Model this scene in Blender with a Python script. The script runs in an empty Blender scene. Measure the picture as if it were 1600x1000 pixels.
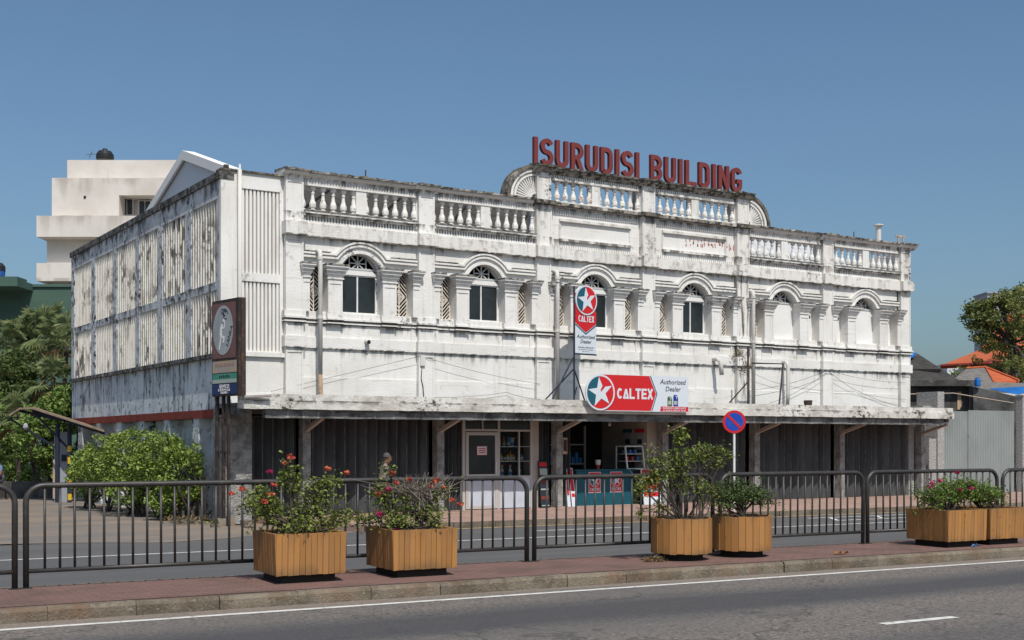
import bpy, math, random
import numpy as np
from mathutils import Matrix, Vector
R = math.radians
random.seed(7)
rng = np.random.default_rng(11)
SC = bpy.context.scene
COL = SC.collection

# ------------------------------------------------------------------ camera, sky, sun, exposure
HEAD_S, HEAD_C, FPX, HOR, EYE = 0.5306, 0.8476, 1960.0, 690.0, 1.85
cam_d = bpy.data.cameras.new('camera')
cam = bpy.data.objects.new('camera', cam_d); COL.objects.link(cam)
cam.location = (0, 0, EYE)
cam.rotation_euler = (R(90), 0, -math.atan2(HEAD_S, HEAD_C))
cam_d.sensor_width = 36; cam_d.lens = FPX / 1600 * 36
cam_d.shift_y = (HOR - 500) / 1600
cam_d.clip_end = 2000
SC.camera = cam

SUN_EL, SUN_AZ = 53.5, -11.0         # elevation; degrees from the street side, negative towards the left end of the facade
world = bpy.data.worlds.new('World'); SC.world = world; world.use_nodes = True
wn = world.node_tree.nodes; wl = world.node_tree.links
sky = wn.new('ShaderNodeTexSky'); sky.sky_type = 'NISHITA'; sky.sun_disc = False
sky.sun_elevation = R(SUN_EL); sky.sun_rotation = R(180 - SUN_AZ)
sky.air_density = 1.0; sky.dust_density = 2.5; sky.ozone_density = 5.0
tn = wn.new('ShaderNodeMix'); tn.data_type = 'RGBA'; tn.blend_type = 'MULTIPLY'; tn.inputs[0].default_value = 1; tn.inputs[7].default_value = (.90, .99, .97, 1)   # the whole sky a little greener, as photographed
wl.new(sky.outputs[0], tn.inputs[6]); wl.new(tn.outputs[2], wn['Background'].inputs[0]); wn['Background'].inputs[1].default_value = 0.108
sun_d = bpy.data.lights.new('sun', 'SUN'); sun_d.energy = 3.9; sun_d.angle = R(0.5); sun_d.color = (1.0, 0.95, 0.87)
sun = bpy.data.objects.new('sun', sun_d); COL.objects.link(sun)
sv = Vector((math.sin(R(SUN_AZ)) * math.cos(R(SUN_EL)), -math.cos(R(SUN_AZ)) * math.cos(R(SUN_EL)), math.sin(R(SUN_EL))))
sun.rotation_euler = sv.to_track_quat('Z', 'Y').to_euler(); sun.location = (0, -20, 40)
SC.view_settings.view_transform = 'Standard'; SC.view_settings.look = 'None'
SC.view_settings.exposure = 0.0; SC.view_settings.gamma = 1.0

# ------------------------------------------------------------------ helpers
def at(px, py, d):
    """survey point: bearing (px), rise (py) and distance d ahead of the tripod -> world"""
    r = (px - 800) / FPX * d
    return Vector((d * HEAD_S + r * HEAD_C, d * HEAD_C - r * HEAD_S, EYE + (HOR - py) / FPX * d))

def geo_layers(nt, base, layers):
    N, L = nt.nodes, nt.links
    pos = N.new('ShaderNodeNewGeometry').outputs['Position']
    col = N.new('ShaderNodeRGB'); col.outputs[0].default_value = (*base, 1); cur = col.outputs[0]
    def noise(s, v, d, off, lo, hi, amt):
        mp = N.new('ShaderNodeMapping'); mp.inputs['Scale'].default_value = v; mp.inputs['Location'].default_value = (off, off * 1.7, off * .6)
        L.new(pos, mp.inputs['Vector'])
        t = N.new('ShaderNodeTexNoise'); t.inputs['Scale'].default_value = s; t.inputs['Detail'].default_value = d
        t.inputs['Roughness'].default_value = .62
        L.new(mp.outputs[0], t.inputs['Vector'])
        m = N.new('ShaderNodeMapRange'); m.inputs[1].default_value = lo; m.inputs[2].default_value = hi; m.inputs[4].default_value = amt
        L.new(t.outputs[0], m.inputs[0]); return m.outputs[0]
    for i, l in enumerate(layers):
        f = noise(l['s'], l.get('v', (1, 1, 1)), l.get('d', 4), l.get('off', i * 3.1), l['lo'], l['hi'], l.get('amt', 1))
        if 's2' in l:
            g = noise(l['s2'], l.get('v2', (1, 1, 1)), 3, i * 5.3 + 1 + l.get('off', 0), l['lo2'], l['hi2'], 1)
            mu = N.new('ShaderNodeMath'); mu.operation = 'MULTIPLY'; L.new(f, mu.inputs[0]); L.new(g, mu.inputs[1]); f = mu.outputs[0]
        mx = N.new('ShaderNodeMix'); mx.data_type = 'RGBA'
        L.new(f, mx.inputs[0]); L.new(cur, mx.inputs[6]); mx.inputs[7].default_value = (*l['c'], 1)
        cur = mx.outputs[2]
    return pos, cur

MATS = {}
def M(name, base, rough=.85, layers=(), bump=None, metal=0, spec=.3, emit=0, trans=0):
    m = bpy.data.materials.new(name); m.use_nodes = True; nt = m.node_tree
    b = nt.nodes['Principled BSDF']
    b.inputs['Roughness'].default_value = rough; b.inputs['Metallic'].default_value = metal
    b.inputs['Specular IOR Level'].default_value = spec
    pos, c = geo_layers(nt, base, layers)
    nt.links.new(c, b.inputs['Base Color'])
    if emit:
        nt.links.new(c, b.inputs['Emission Color']); b.inputs['Emission Strength'].default_value = emit
    if bump:
        s, strength, v, dist = bump
        mp = nt.nodes.new('ShaderNodeMapping'); mp.inputs['Scale'].default_value = v; nt.links.new(pos, mp.inputs[0])
        t = nt.nodes.new('ShaderNodeTexNoise'); t.inputs['Scale'].default_value = s; t.inputs['Detail'].default_value = 6
        nt.links.new(mp.outputs[0], t.inputs['Vector'])
        bp = nt.nodes.new('ShaderNodeBump'); bp.inputs['Strength'].default_value = strength; bp.inputs['Distance'].default_value = dist
        nt.links.new(t.outputs[0], bp.inputs['Height']); nt.links.new(bp.outputs[0], b.inputs['Normal'])
    if trans:
        tr = nt.nodes.new('ShaderNodeBsdfTranslucent'); nt.links.new(c, tr.inputs[0])
        ms = nt.nodes.new('ShaderNodeMixShader'); ms.inputs[0].default_value = trans
        nt.links.new(b.outputs[0], ms.inputs[1]); nt.links.new(tr.outputs[0], ms.inputs[2])
        nt.links.new(ms.outputs[0], nt.nodes['Material Output'].inputs[0])
    MATS[name] = m
    return m

W = {}                                   # world matrices of everything linked
def link(o, parent=None, mw=None):
    COL.objects.link(o)
    mw = mw or Matrix.Identity(4); o.matrix_basis = mw; W[o] = mw
    if parent is not None:
        o.parent = parent; o.matrix_parent_inverse = W[parent].inverted()
    return o
def tag(o, label, cat, group=None):
    o['label'] = label; o['category'] = cat
    if group: o['group'] = group
    return o
def kind(o, k): o['kind'] = k; return o
def thing(name, label, cat, loc=(0, 0, 0), rz=0, group=None):
    o = bpy.data.objects.new(name, None); o.empty_display_size = .2
    link(o, None, Matrix.Translation(loc) @ Matrix.Rotation(rz, 4, 'Z'))
    return tag(o, label, cat, group)
def copy_tree(o, mw, parent=None):
    """copy of a thing with its parts; mw is the new world matrix of the root"""
    old = W[o]
    def rec(src, par):
        c = src.copy(); COL.objects.link(c)
        new = mw @ old.inverted() @ W[src]; c.matrix_basis = new; W[c] = new
        if par is not None:
            c.parent = par; c.matrix_parent_inverse = W[par].inverted()
        for ch in [k for k in W if k.parent == src]: rec(ch, c)
        return c
    return rec(o, parent)
def inst(name, mesh, parent, loc=(0, 0, 0), rot=None, scale=None):
    o = bpy.data.objects.new(name, mesh)
    m = Matrix.Translation(loc)
    if rot is not None: m = m @ rot
    if scale is not None: m = m @ Matrix.Diagonal((*scale, 1))
    return link(o, parent, m)

class MB:
    def __init__(s): s.v, s.f, s.sm = [], [], False
    def add(s, vs, fs):
        n = len(s.v); s.v += [tuple(p) for p in vs]; s.f += [tuple(i + n for i in f) for f in fs]; return s
    def box(s, x0, x1, y0, y1, z0, z1):
        return s.add([(x, y, z) for z in (z0, z1) for y in (y0, y1) for x in (x0, x1)],
                     [(0, 2, 3, 1), (4, 5, 7, 6), (0, 1, 5, 4), (2, 6, 7, 3), (0, 4, 6, 2), (1, 3, 7, 5)])
    def obox(s, a, b, w, h, up=(0, 0, 1)):
        """bar from a to b, w wide, h high"""
        a, b = Vector(a), Vector(b); d = (b - a).normalized(); u = Vector(up)
        if abs(d.dot(u)) > .99: u = Vector((0, 1, 0))
        r = d.cross(u).normalized(); u = r.cross(d)
        vs = [p + r * i * w / 2 + u * j * h / 2 for p in (a, b) for j in (-1, 1) for i in (-1, 1)]
        return s.add(vs, [(0, 1, 3, 2), (4, 6, 7, 5), (0, 4, 5, 1), (2, 3, 7, 6), (0, 2, 6, 4), (1, 5, 7, 3)])
    def prism(s, pts, axis, a, b):
        """polygon pts extruded along axis ('x': pts are (y,z); 'y': (x,z); 'z': (x,y))"""
        f = {'x': lambda p, t: (t, p[0], p[1]), 'y': lambda p, t: (p[0], t, p[1]), 'z': lambda p, t: (p[0], p[1], t)}[axis]
        n = len(pts)
        return s.add([f(p, a) for p in pts] + [f(p, b) for p in pts],
                     [tuple(range(n)), tuple(range(2 * n - 1, n - 1, -1))] + [(i, i + n, (i + 1) % n + n, (i + 1) % n) for i in range(n)])
    def ribbon(s, path, w0, w1, y0, y1, closed=False):
        """thick polyline in the xz plane, from offset w0 to w1 along its left normal, extruded y0..y1"""
        P = [Vector((p[0], p[1])) for p in path]; n = len(P); off = []
        for i in range(n):
            a = P[i - 1] if (i or closed) else None; c = P[(i + 1) % n] if (i < n - 1 or closed) else None
            ds = []
            if a is not None and (P[i] - a).length > 1e-6: ds.append((P[i] - a).normalized())
            if c is not None and (c - P[i]).length > 1e-6: ds.append((c - P[i]).normalized())
            ns = [Vector((-d.y, d.x)) for d in ds]
            if len(ns) == 2:
                m = ns[0] + ns[1]
                m = m.normalized() if m.length > 1e-3 else ns[0]
                m = m / max(.35, m.dot(ns[0]))
            else: m = ns[0]
            off.append(m)
        vs = []
        for p, m in zip(P, off):
            for w in (w0, w1):
                for y in (y0, y1): q = p + m * w; vs.append((q.x, y, q.y))
        fs = []
        for i in range(n if closed else n - 1):
            a = 4 * i; b = 4 * ((i + 1) % n)
            fs += [(a, a + 2, b + 2, b), (a + 1, b + 1, b + 3, a + 3), (a, b, b + 1, a + 1), (a + 2, a + 3, b + 3, b + 2)]
        if not closed: fs += [(0, 1, 3, 2), (4 * n - 4, 4 * n - 2, 4 * n - 1, 4 * n - 3)]
        return s.add(vs, fs)
    def tube(s, path, r, n=8, cap=True):
        P = [Vector(p) for p in path]; rs = r if isinstance(r, (list, tuple)) else [r] * len(P)
        t0 = (P[1] - P[0]).normalized(); u = Vector((0, 0, 1)) if abs(t0.z) < .9 else Vector((1, 0, 0))
        u = t0.cross(u).normalized(); vs = []
        for i, p in enumerate(P):
            t = (P[min(i + 1, len(P) - 1)] - P[max(i - 1, 0)]).normalized()
            u = (u - t * u.dot(t)).normalized(); w = t.cross(u)
            vs += [p + (u * math.cos(2 * math.pi * k / n) + w * math.sin(2 * math.pi * k / n)) * rs[i] for k in range(n)]
        fs = [(i * n + k, i * n + (k + 1) % n, (i + 1) * n + (k + 1) % n, (i + 1) * n + k) for i in range(len(P) - 1) for k in range(n)]
        if cap: fs += [tuple(range(n - 1, -1, -1)), tuple(range((len(P) - 1) * n, len(P) * n))]
        return s.add(vs, fs)
    def lathe(s, prof, n=12, c=(0, 0, 0), cap=True):
        vs = [(c[0] + r * math.cos(2 * math.pi * k / n), c[1] + r * math.sin(2 * math.pi * k / n), c[2] + z) for r, z in prof for k in range(n)]
        m = len(prof)
        fs = [(i * n + k, i * n + (k + 1) % n, (i + 1) * n + (k + 1) % n, (i + 1) * n + k) for i in range(m - 1) for k in range(n)]
        if cap: fs += [tuple(range(n - 1, -1, -1)), tuple(range((m - 1) * n, m * n))]
        return s.add(vs, fs)
    def disc(s, cx, cz, r, y0, y1, n=28, sx=1.0):
        return s.prism([(cx + sx * r * math.cos(2 * math.pi * k / n), cz + r * math.sin(2 * math.pi * k / n)) for k in range(n)], 'y', y0, y1)
    def mesh(s, name, mat):
        me = bpy.data.meshes.new(name); me.from_pydata(s.v, [], s.f); me.validate()
        import bmesh
        bm = bmesh.new(); bm.from_mesh(me); bmesh.ops.recalc_face_normals(bm, faces=bm.faces); bm.to_mesh(me); bm.free()
        me.materials.append(MATS[mat] if isinstance(mat, str) else mat)
        if s.sm: me.polygons.foreach_set('use_smooth', [True] * len(me.polygons))
        return me
    def build(s, name, mat, parent=None, loc=(0, 0, 0), rot=None):
        return inst(name, s.mesh(name, mat), parent, loc, rot)

def text_mesh(name, txt, size, mat, shear=0.0, bold=0.0, align='CENTER', extrude=.002):
    """built-in font lettering standing in the xz plane, facing -y"""
    cu = bpy.data.curves.new(name, 'FONT'); cu.body = txt; cu.size = size; cu.shear = shear; cu.offset = bold
    cu.align_x = align; cu.align_y = 'CENTER'; cu.extrude = extrude; cu.resolution_u = 3
    o = bpy.data.objects.new(name, cu); COL.objects.link(o)
    dg = bpy.context.evaluated_depsgraph_get()
    me = bpy.data.meshes.new_from_object(o.evaluated_get(dg))
    bpy.data.objects.remove(o); bpy.data.curves.remove(cu)
    me.transform(Matrix.Rotation(R(90), 4, 'X')); me.materials.clear(); me.materials.append(MATS[mat])
    return me

def arc(cx, cz, r, a0, a1, n=8, rz=None):
    return [(cx + r * math.cos(R(a0 + (a1 - a0) * i / n)), cz + (rz or r) * math.sin(R(a0 + (a1 - a0) * i / n))) for i in range(n + 1)]

# stroke letters in a box w wide and 1 high (stroke centre lines), used for the sheet-metal signs
def glyph(ch, w, t):
    h = t / 2; x0, x1, z0, z1 = h, w - h, h, 1 - h; rx = (x1 - x0) / 2; c = w / 2
    q = min(rx, .2)
    if ch == 'I': return [[(w / 2, 0), (w / 2, 1)]]
    if ch == 'L': return [[(x0, 1), (x0, z0), (w, z0)]]
    if ch == 'U': return [[(x0, 1)] + arc(c, z0 + rx, rx, 180, 360, 10) + [(x1, 1)]]
    if ch == 'S':
        r2 = (z1 - z0) / 4
        return [arc(c, z1 - r2, rx, 20, 180, 8, r2) + arc(c, z1 - r2, rx, 180, 270, 4, r2)[1:] + arc(c, z0 + r2, rx, 90, 0, 4, r2)[1:] + arc(c, z0 + r2, rx, 0, -160, 8, r2)[1:]]
    if ch == 'D': return [[(x0, z0), (x0, z1), (x1 - q, z1)] + arc(x1 - q, z1 - q, q, 80, 0, 4) + arc(x1 - q, z0 + q, q, 0, -80, 4) + [(x1 - q, z0), (x0 + .001, z0)]]
    if ch in 'RB':
        m = .5 if ch == 'B' else .46; r2 = (z1 - m) / 2
        top = [(x0, m), (x1 - r2, m)] + arc(x1 - r2, m + r2, r2, -80, 80, 7) + [(x1 - r2, z1), (x0, z1)]
        if ch == 'R': return [[(x0, 0), (x0, 1 - h * .01)], top, [(c, m), (x1, 0)]]
        r3 = (m - z0) / 2
        return [[(x0, 0), (x0, 1)], top, [(x0, m), (x1 - r3, m)] + arc(x1 - r3, z0 + r3, r3, 80, -80, 7) + [(x1 - r3, z0), (x0, z0)]]
    if ch == 'N': return [[(x0, 0), (x0, 1)], [(x0, 1 - h * .6), (x1, h * .6)], [(x1, 0), (x1, 1)]]
    if ch == 'G': return [arc(c, z1 - rx, rx, 10, 180, 9) + arc(c, z0 + rx, rx, 180, 360, 9) + [(x1, .45), (c, .45)]]
    if ch == 'C': return [arc(c, .5, rx * 1.05, 42, 318, 14, (z1 - z0) / 2)]
    if ch == 'A': return [[(x0 * .6, 0), (c, 1 - h * .8)], [(c, 1 - h * .8), (w - x0 * .6, 0)], [(c - rx * .5, h), (c + rx * .5, h)]]
    if ch == 'T': return [[(0, z1), (w, z1)], [(c, 0), (c, z1)]]
    if ch == 'E': return [[(w, z0), (x0, z0), (x0, z1), (w, z1)], [(x0, .5), (w * .88, .5)]]
    if ch == 'X': return [[(h * .7, 0), (w - h * .7, 1)], [(w - h * .7, 0), (h * .7, 1)]]
    if ch == 'K': return [[(x0, 0), (x0, 1)], [(x0, .42), (w - h * .6, 1)], [(x0 + rx * .5, .55), (w - h * .5, 0)]]
    return []
def stroke_letter(mb, ch, x, z, w, h, t, y0, y1):
    """ribbons share no plane: later strokes sit a hair proud"""
    for k, pl in enumerate(glyph(ch, w / h, t / h)):
        mb.ribbon([(x + p[0] * h, z + p[1] * h) for p in pl], -t / 2, t / 2, y0 - .0015 * k, y1 + .001 * k)
def word(mb, txt, x, z, h, adv, w, t, y0, y1):
    for ch in txt:
        if ch != ' ': stroke_letter(mb, ch, x, z, w, h, t, y0, y1)
        x += adv

# ------------------------------------------------------------------ materials
mould = lambda amt=1, lo2=.56, hi2=.68, s=7, off=0: dict(c=(.045, .042, .036), s=s, d=9, lo=.52, hi=.60, amt=amt, s2=.55, lo2=lo2, hi2=hi2, off=off)
streak = lambda amt=.5, lo=.55: dict(c=(.30, .28, .25), s=1.3, v=(5, 5, .3), d=5, lo=lo, hi=lo + .22, amt=amt)
grub = dict(c=(.60, .575, .53), s=.8, d=5, lo=.42, hi=.72, amt=.75)
M('white_wall', (.74, .725, .70), .9, [grub, streak(.32, .56), dict(c=(.36, .32, .27), s=2.0, v=(.45, .45, 6), d=8, lo=.58, hi=.74, amt=.45), dict(c=(.30, .27, .23), s=3.5, d=9, lo=.61, hi=.71, amt=.4), mould(.8, .62, .72)], bump=(14, .35, (1, 1, 2.5), .02))
M('white_trim', (.75, .735, .71), .9, [grub, streak(.35, .55), dict(c=(.30, .27, .235), s=6, d=9, lo=.58, hi=.68, amt=.6), mould(.9, .565, .67, 9, 4)], bump=(18, .3, (1, 1, 1), .015))
M('white_attic', (.73, .71, .68), .9, [grub, streak(.55, .51), dict(c=(.32, .28, .24), s=4, d=9, lo=.56, hi=.66, amt=.6), dict(c=(.46, .27, .19), s=5, d=8, lo=.58, hi=.64, amt=.7, s2=.8, lo2=.5, hi2=.62), mould(.95, .50, .60, 8, 9)], bump=(14, .4, (1, 1, 2), .02))
M('ledge_mould', (.40, .375, .335), .95, [dict(c=(.20, .18, .15), s=3, d=7, lo=.42, hi=.6, amt=.85), dict(c=(.04, .037, .032), s=7, d=9, lo=.47, hi=.58, amt=.95), dict(c=(.62, .60, .56), s=4, d=6, lo=.56, hi=.66, amt=.7)], bump=(20, .6, (1, 1, 1), .03))
M('attic_mould', (.17, .155, .13), .95, [dict(c=(.04, .036, .03), s=6, d=9, lo=.42, hi=.58, amt=.95), dict(c=(.50, .46, .40), s=5, d=8, lo=.55, hi=.66, amt=.8)], bump=(22, .7, (1, 1, 1), .03))
M('baluster_white', (.74, .72, .69), .9, [dict(c=(.40, .36, .31), s=6, d=5, lo=.5, hi=.7, amt=.6), dict(c=(.08, .07, .06), s=12, d=6, lo=.58, hi=.66, amt=.7)])
M('attic_baluster', (.72, .70, .66), .9, [dict(c=(.36, .17, .12), s=7, d=5, lo=.56, hi=.66, amt=.75), dict(c=(.07, .06, .05), s=12, d=6, lo=.55, hi=.64, amt=.8)])
M('side_frame', (.60, .625, .65), .9, [dict(c=(.33, .34, .35), s=2, d=6, lo=.45, hi=.65, amt=.7), dict(c=(.03, .03, .03), s=5, d=10, lo=.49, hi=.58, amt=.95, s2=.7, lo2=.42, hi2=.58)], bump=(14, .5, (1, 1, 1), .03))  # blue-grey base carries the shade of this side; the black is mould
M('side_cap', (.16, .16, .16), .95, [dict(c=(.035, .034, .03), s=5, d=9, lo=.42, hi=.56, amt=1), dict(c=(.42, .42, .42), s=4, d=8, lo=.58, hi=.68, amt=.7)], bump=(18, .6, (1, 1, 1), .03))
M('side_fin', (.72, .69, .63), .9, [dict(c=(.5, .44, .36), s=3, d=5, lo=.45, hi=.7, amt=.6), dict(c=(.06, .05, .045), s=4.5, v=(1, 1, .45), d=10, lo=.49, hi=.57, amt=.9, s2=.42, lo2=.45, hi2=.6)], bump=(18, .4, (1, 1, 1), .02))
M('side_wall', (.62, .665, .71), .9, [dict(c=(.42, .45, .48), s=1.5, d=6, lo=.45, hi=.65, amt=.7), dict(c=(.05, .05, .05), s=1.6, v=(3, 3, .45), d=9, lo=.52, hi=.64, amt=.95, s2=.6, lo2=.40, hi2=.56), dict(c=(.06, .06, .06), s=5, d=9, lo=.56, hi=.64, amt=.8)], bump=(12, .4, (1, 1, 1), .02))  # bluish base takes in the shade on the side wall; streaks are stains
M('red_oxide', (.22, .035, .022), .8, [dict(c=(.13, .03, .02), s=2, d=5, lo=.45, hi=.65)])
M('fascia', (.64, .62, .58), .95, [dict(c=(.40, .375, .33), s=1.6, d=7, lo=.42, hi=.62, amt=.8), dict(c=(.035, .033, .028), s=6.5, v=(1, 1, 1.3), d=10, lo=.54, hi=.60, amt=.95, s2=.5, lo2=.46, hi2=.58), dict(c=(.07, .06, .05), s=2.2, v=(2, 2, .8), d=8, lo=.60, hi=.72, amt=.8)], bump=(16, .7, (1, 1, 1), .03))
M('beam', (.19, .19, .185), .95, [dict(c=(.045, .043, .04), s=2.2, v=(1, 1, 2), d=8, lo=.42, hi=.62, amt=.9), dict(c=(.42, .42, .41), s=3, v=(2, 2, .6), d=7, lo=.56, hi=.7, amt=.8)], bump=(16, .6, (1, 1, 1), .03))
M('rough_column', (.37, .36, .345), .97, [dict(c=(.14, .135, .125), s=4, d=8, lo=.4, hi=.6, amt=.8), dict(c=(.46, .44, .41), s=14, d=5, lo=.52, hi=.66, amt=.6)], bump=(34, 1, (1, 1, 1), .05))
M('shutter', (.066, .068, .071), .6, [dict(c=(.026, .026, .027), s=1.4, v=(2, 2, .5), d=6, lo=.42, hi=.66, amt=.8), dict(c=(.12, .115, .105), s=5, v=(2, 2, .35), d=6, lo=.60, hi=.74, amt=.6)], spec=.4)
M('shutter_edge', (.20, .195, .185), .6, [dict(c=(.06, .06, .06), s=4, d=6, lo=.45, hi=.6)])
M('void', (.018, .018, .019), .95)  # near-black stands in for the dark of unlit rooms and openings
M('glass_dark', (.016, .021, .023), .18, [dict(c=(.03, .036, .038), s=1.6, d=3, lo=.4, hi=.7)], spec=.35)
M('alu', (.70, .70, .69), .5, [dict(c=(.5, .5, .49), s=6, d=4, lo=.5, hi=.7, amt=.6)])
M('board_white', (.74, .735, .72), .85, [dict(c=(.66, .65, .63), s=1.2, d=4, lo=.45, hi=.7, amt=.7)], bump=(7, .15, (.4, 1, 6), .02))
M('pvc', (.60, .585, .555), .7, [dict(c=(.42, .39, .35), s=2, v=(2, 2, .6), d=5, lo=.48, hi=.68, amt=.7)])
M('pvc_rust', (.52, .36, .25), .8, [dict(c=(.30, .2, .14), s=6, d=5, lo=.5, hi=.7)])
M('sign_letter', (.165, .034, .032), .7, [dict(c=(.21, .05, .045), s=3, d=5, lo=.5, hi=.72, amt=.6)])
M('signal_red', (.55, .018, .022), .5, [dict(c=(.42, .02, .02), s=1.5, d=4, lo=.5, hi=.75, amt=.5)])
M('sign_white', (.60, .645, .70), .5, [dict(c=(.54, .58, .63), s=3, d=4, lo=.5, hi=.75, amt=.5)])
M('sign_teal', (.012, .095, .135), .5)
M('sign_ink', (.02, .025, .035), .6)
M('sign_blue', (.012, .06, .40), .5, [dict(c=(.02, .09, .46), s=4, d=3, lo=.5, hi=.7)])
M('can_green', (.05, .11, .03), .4); M('can_blue', (.015, .03, .25), .4)
M('steel_navy', (.02, .025, .045), .6)
M('rust_steel', (.05, .035, .03), .8, [dict(c=(.11, .06, .04), s=8, d=5, lo=.5, hi=.65)])
M('board_frame', (.035, .025, .022), .6, [dict(c=(.10, .07, .05), s=6, d=6, lo=.52, hi=.68)])
M('board_brown', (.15, .07, .065), .5, [dict(c=(.19, .10, .09), s=2, d=4, lo=.4, hi=.7)])
M('board_oval', (.36, .38, .39), .45, [dict(c=(.28, .30, .32), s=2, d=4, lo=.4, hi=.7)])
M('board_tan', (.42, .31, .22), .6, [dict(c=(.35, .30, .27), s=3, d=4, lo=.45, hi=.6)])
M('board_green', (.05, .25, .17), .6, [dict(c=(.12, .30, .22), s=3, d=4, lo=.5, hi=.7)])
M('board_navy', (.018, .035, .12), .6); M('board_pale', (.36, .40, .36), .6); M('print_faded', (.30, .20, .16), .7)
M('print_white', (.78, .78, .76), .6)
M('teal_counter', (.008, .085, .12), .55, [dict(c=(.012, .065, .09), s=2, d=4, lo=.45, hi=.7)])
M('cream_wall', (.42, .36, .31), .85, [dict(c=(.34, .29, .25), s=2, d=5, lo=.45, hi=.7, amt=.7)])
M('shop_panel', (.52, .55, .62), .45, [dict(c=(.46, .49, .56), s=2, d=3, lo=.45, hi=.7)])
M('shop_frame', (.46, .42, .39), .55)
M('yellow', (.62, .42, .03), .6); M('lamp_glass', (.34, .34, .36), .3)
M('bottle_yellow', (.60, .38, .03), .4); M('bottle_black', (.02, .02, .022), .35); M('bottle_blue', (.06, .20, .42), .4)
M('bottle_white', (.62, .60, .57), .45); M('bottle_red', (.45, .05, .03), .45); M('bottle_orange', (.55, .2, .03), .45)
M('roof_dark', (.055, .050, .045), .85, [dict(c=(.10, .092, .082), s=2, v=(1, 1, 1), d=7, lo=.48, hi=.68, amt=.7), dict(c=(.03, .028, .026), s=5, d=7, lo=.55, hi=.66)])
M('roof_pale', (.50, .51, .53), .7, [dict(c=(.35, .36, .38), s=2, d=6, lo=.45, hi=.65)])
M('roof_orange', (.50, .125, .048), .85, [dict(c=(.40, .09, .035), s=1.5, d=6, lo=.45, hi=.65, amt=.7)])
M('roof_grey_tile', (.20, .185, .17), .9, [dict(c=(.12, .11, .10), s=3, d=6, lo=.45, hi=.65), dict(c=(.30, .22, .18), s=1.2, d=5, lo=.58, hi=.72, amt=.6)])
M('tarp', (.012, .13, .42), .5, [dict(c=(.02, .19, .55), s=4, d=4, lo=.5, hi=.7)])
M('old_concrete', (.10, .10, .098), .95, [dict(c=(.035, .034, .032), s=1.2, d=8, lo=.42, hi=.62, amt=.9), dict(c=(.26, .25, .24), s=3, d=8, lo=.58, hi=.72, amt=.6)], bump=(12, .5, (1, 1, 1), .03))
M('gate_sheet', (.30, .325, .32), .6, [dict(c=(.22, .24, .235), s=1.1, v=(1, 1, .6), d=6, lo=.45, hi=.68, amt=.7), dict(c=(.12, .12, .11), s=3, d=8, lo=.64, hi=.74, amt=.7)])
M('rough_pillar', (.42, .41, .395), .97, [dict(c=(.30, .295, .285), s=18, d=5, lo=.42, hi=.6, amt=.8)], bump=(26, 1, (1, 1, 1), .06))
M('cream_building', (.66, .615, .57), .9, [dict(c=(.54, .485, .435), s=.35, d=6, lo=.42, hi=.66, amt=.8), dict(c=(.36, .32, .28), s=.8, v=(1.5, 1.5, .3), d=6, lo=.62, hi=.78, amt=.5)])
M('green_building', (.058, .108, .086), .85, [dict(c=(.072, .13, .104), s=.25, v=(1, 1, 4), d=5, lo=.45, hi=.62)])
M('gable_wall', (.62, .66, .72), .85); M('gable_trim', (.78, .78, .78), .75)  # gable_wall's blue is the shade of that face, put into its colour
M('far_pale', (.36, .39, .44), .85); M('far_grey', (.30, .32, .36), .85)
M('tank_black', (.02, .02, .022), .45); M('tank_blue', (.03, .10, .35), .5)
M('railing', (.034, .032, .030), .45, [dict(c=(.060, .055, .050), s=7, d=5, lo=.5, hi=.68, amt=.7), dict(c=(.10, .06, .04), s=14, d=5, lo=.62, hi=.7, amt=.6)], metal=.0, spec=.5)
M('plank_paint', (.365, .180, .064), .62, [dict(c=(.42, .19, .045), s=3, v=(3, 3, .8), d=5, lo=.45, hi=.68, amt=.7), dict(c=(.17, .08, .03), s=9, d=8, lo=.63, hi=.71, amt=.7)], bump=(12, .25, (4, 4, .5), .01))
M('planter_core', (.20, .09, .028), .8)
M('plinth', (.028, .024, .021), .9); M('soil', (.06, .042, .03), .97, bump=(18, 1, (1, 1, 1), .05))
M('bark', (.055, .042, .034), .95, [dict(c=(.10, .08, .065), s=9, d=5, lo=.5, hi=.65)])
M('twig_grey', (.20, .165, .145), .9)
def leafmat(name, a, b, c, s=9, trans=.22):
    M(name, a, .55, [dict(c=b, s=s, d=1, lo=.44, hi=.56), dict(c=c, s=s * 1.7, d=1, lo=.56, hi=.66)], spec=.35, trans=trans)
leafmat('leaf_hedge', (.15, .215, .036), (.23, .32, .062), (.31, .40, .11), 5)
leafmat('leaf_boug', (.10, .145, .028), (.185, .235, .042), (.27, .27, .055), 14)
leafmat('leaf_dark', (.055, .09, .023), (.09, .135, .035), (.12, .155, .04), 14)
leafmat('leaf_bright', (.085, .145, .024), (.15, .24, .034), (.20, .27, .05), 14)
leafmat('leaf_tree', (.115, .165, .04), (.19, .22, .055), (.31, .26, .11), 2.2)
leafmat('leaf_shrub', (.125, .20, .042), (.195, .29, .065), (.26, .34, .095), 3)
leafmat('leaf_palm', (.17, .22, .09), (.24, .285, .12), (.33, .35, .17), 2)
M('leaf_dry', (.30, .21, .11), .8, [dict(c=(.20, .15, .08), s=4, d=3, lo=.45, hi=.6)], trans=.15)
leafmat('flower_red', (.55, .085, .06), (.62, .17, .075), (.52, .07, .11), 22, .3)
leafmat('flower_pink', (.48, .03, .13), (.55, .05, .17), (.42, .02, .10), 22, .3)
M('skin', (.20, .105, .065), .6); M('hair_grey', (.085, .075, .07), .9); M('hair_black', (.02, .018, .016), .8)
M('shirt', (.30, .245, .215), .9, [dict(c=(.22, .18, .16), s=12, d=4, lo=.45, hi=.6)]); M('trousers', (.06, .06, .07), .9)
M('shirt_blue', (.12, .18, .32), .9)
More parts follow.
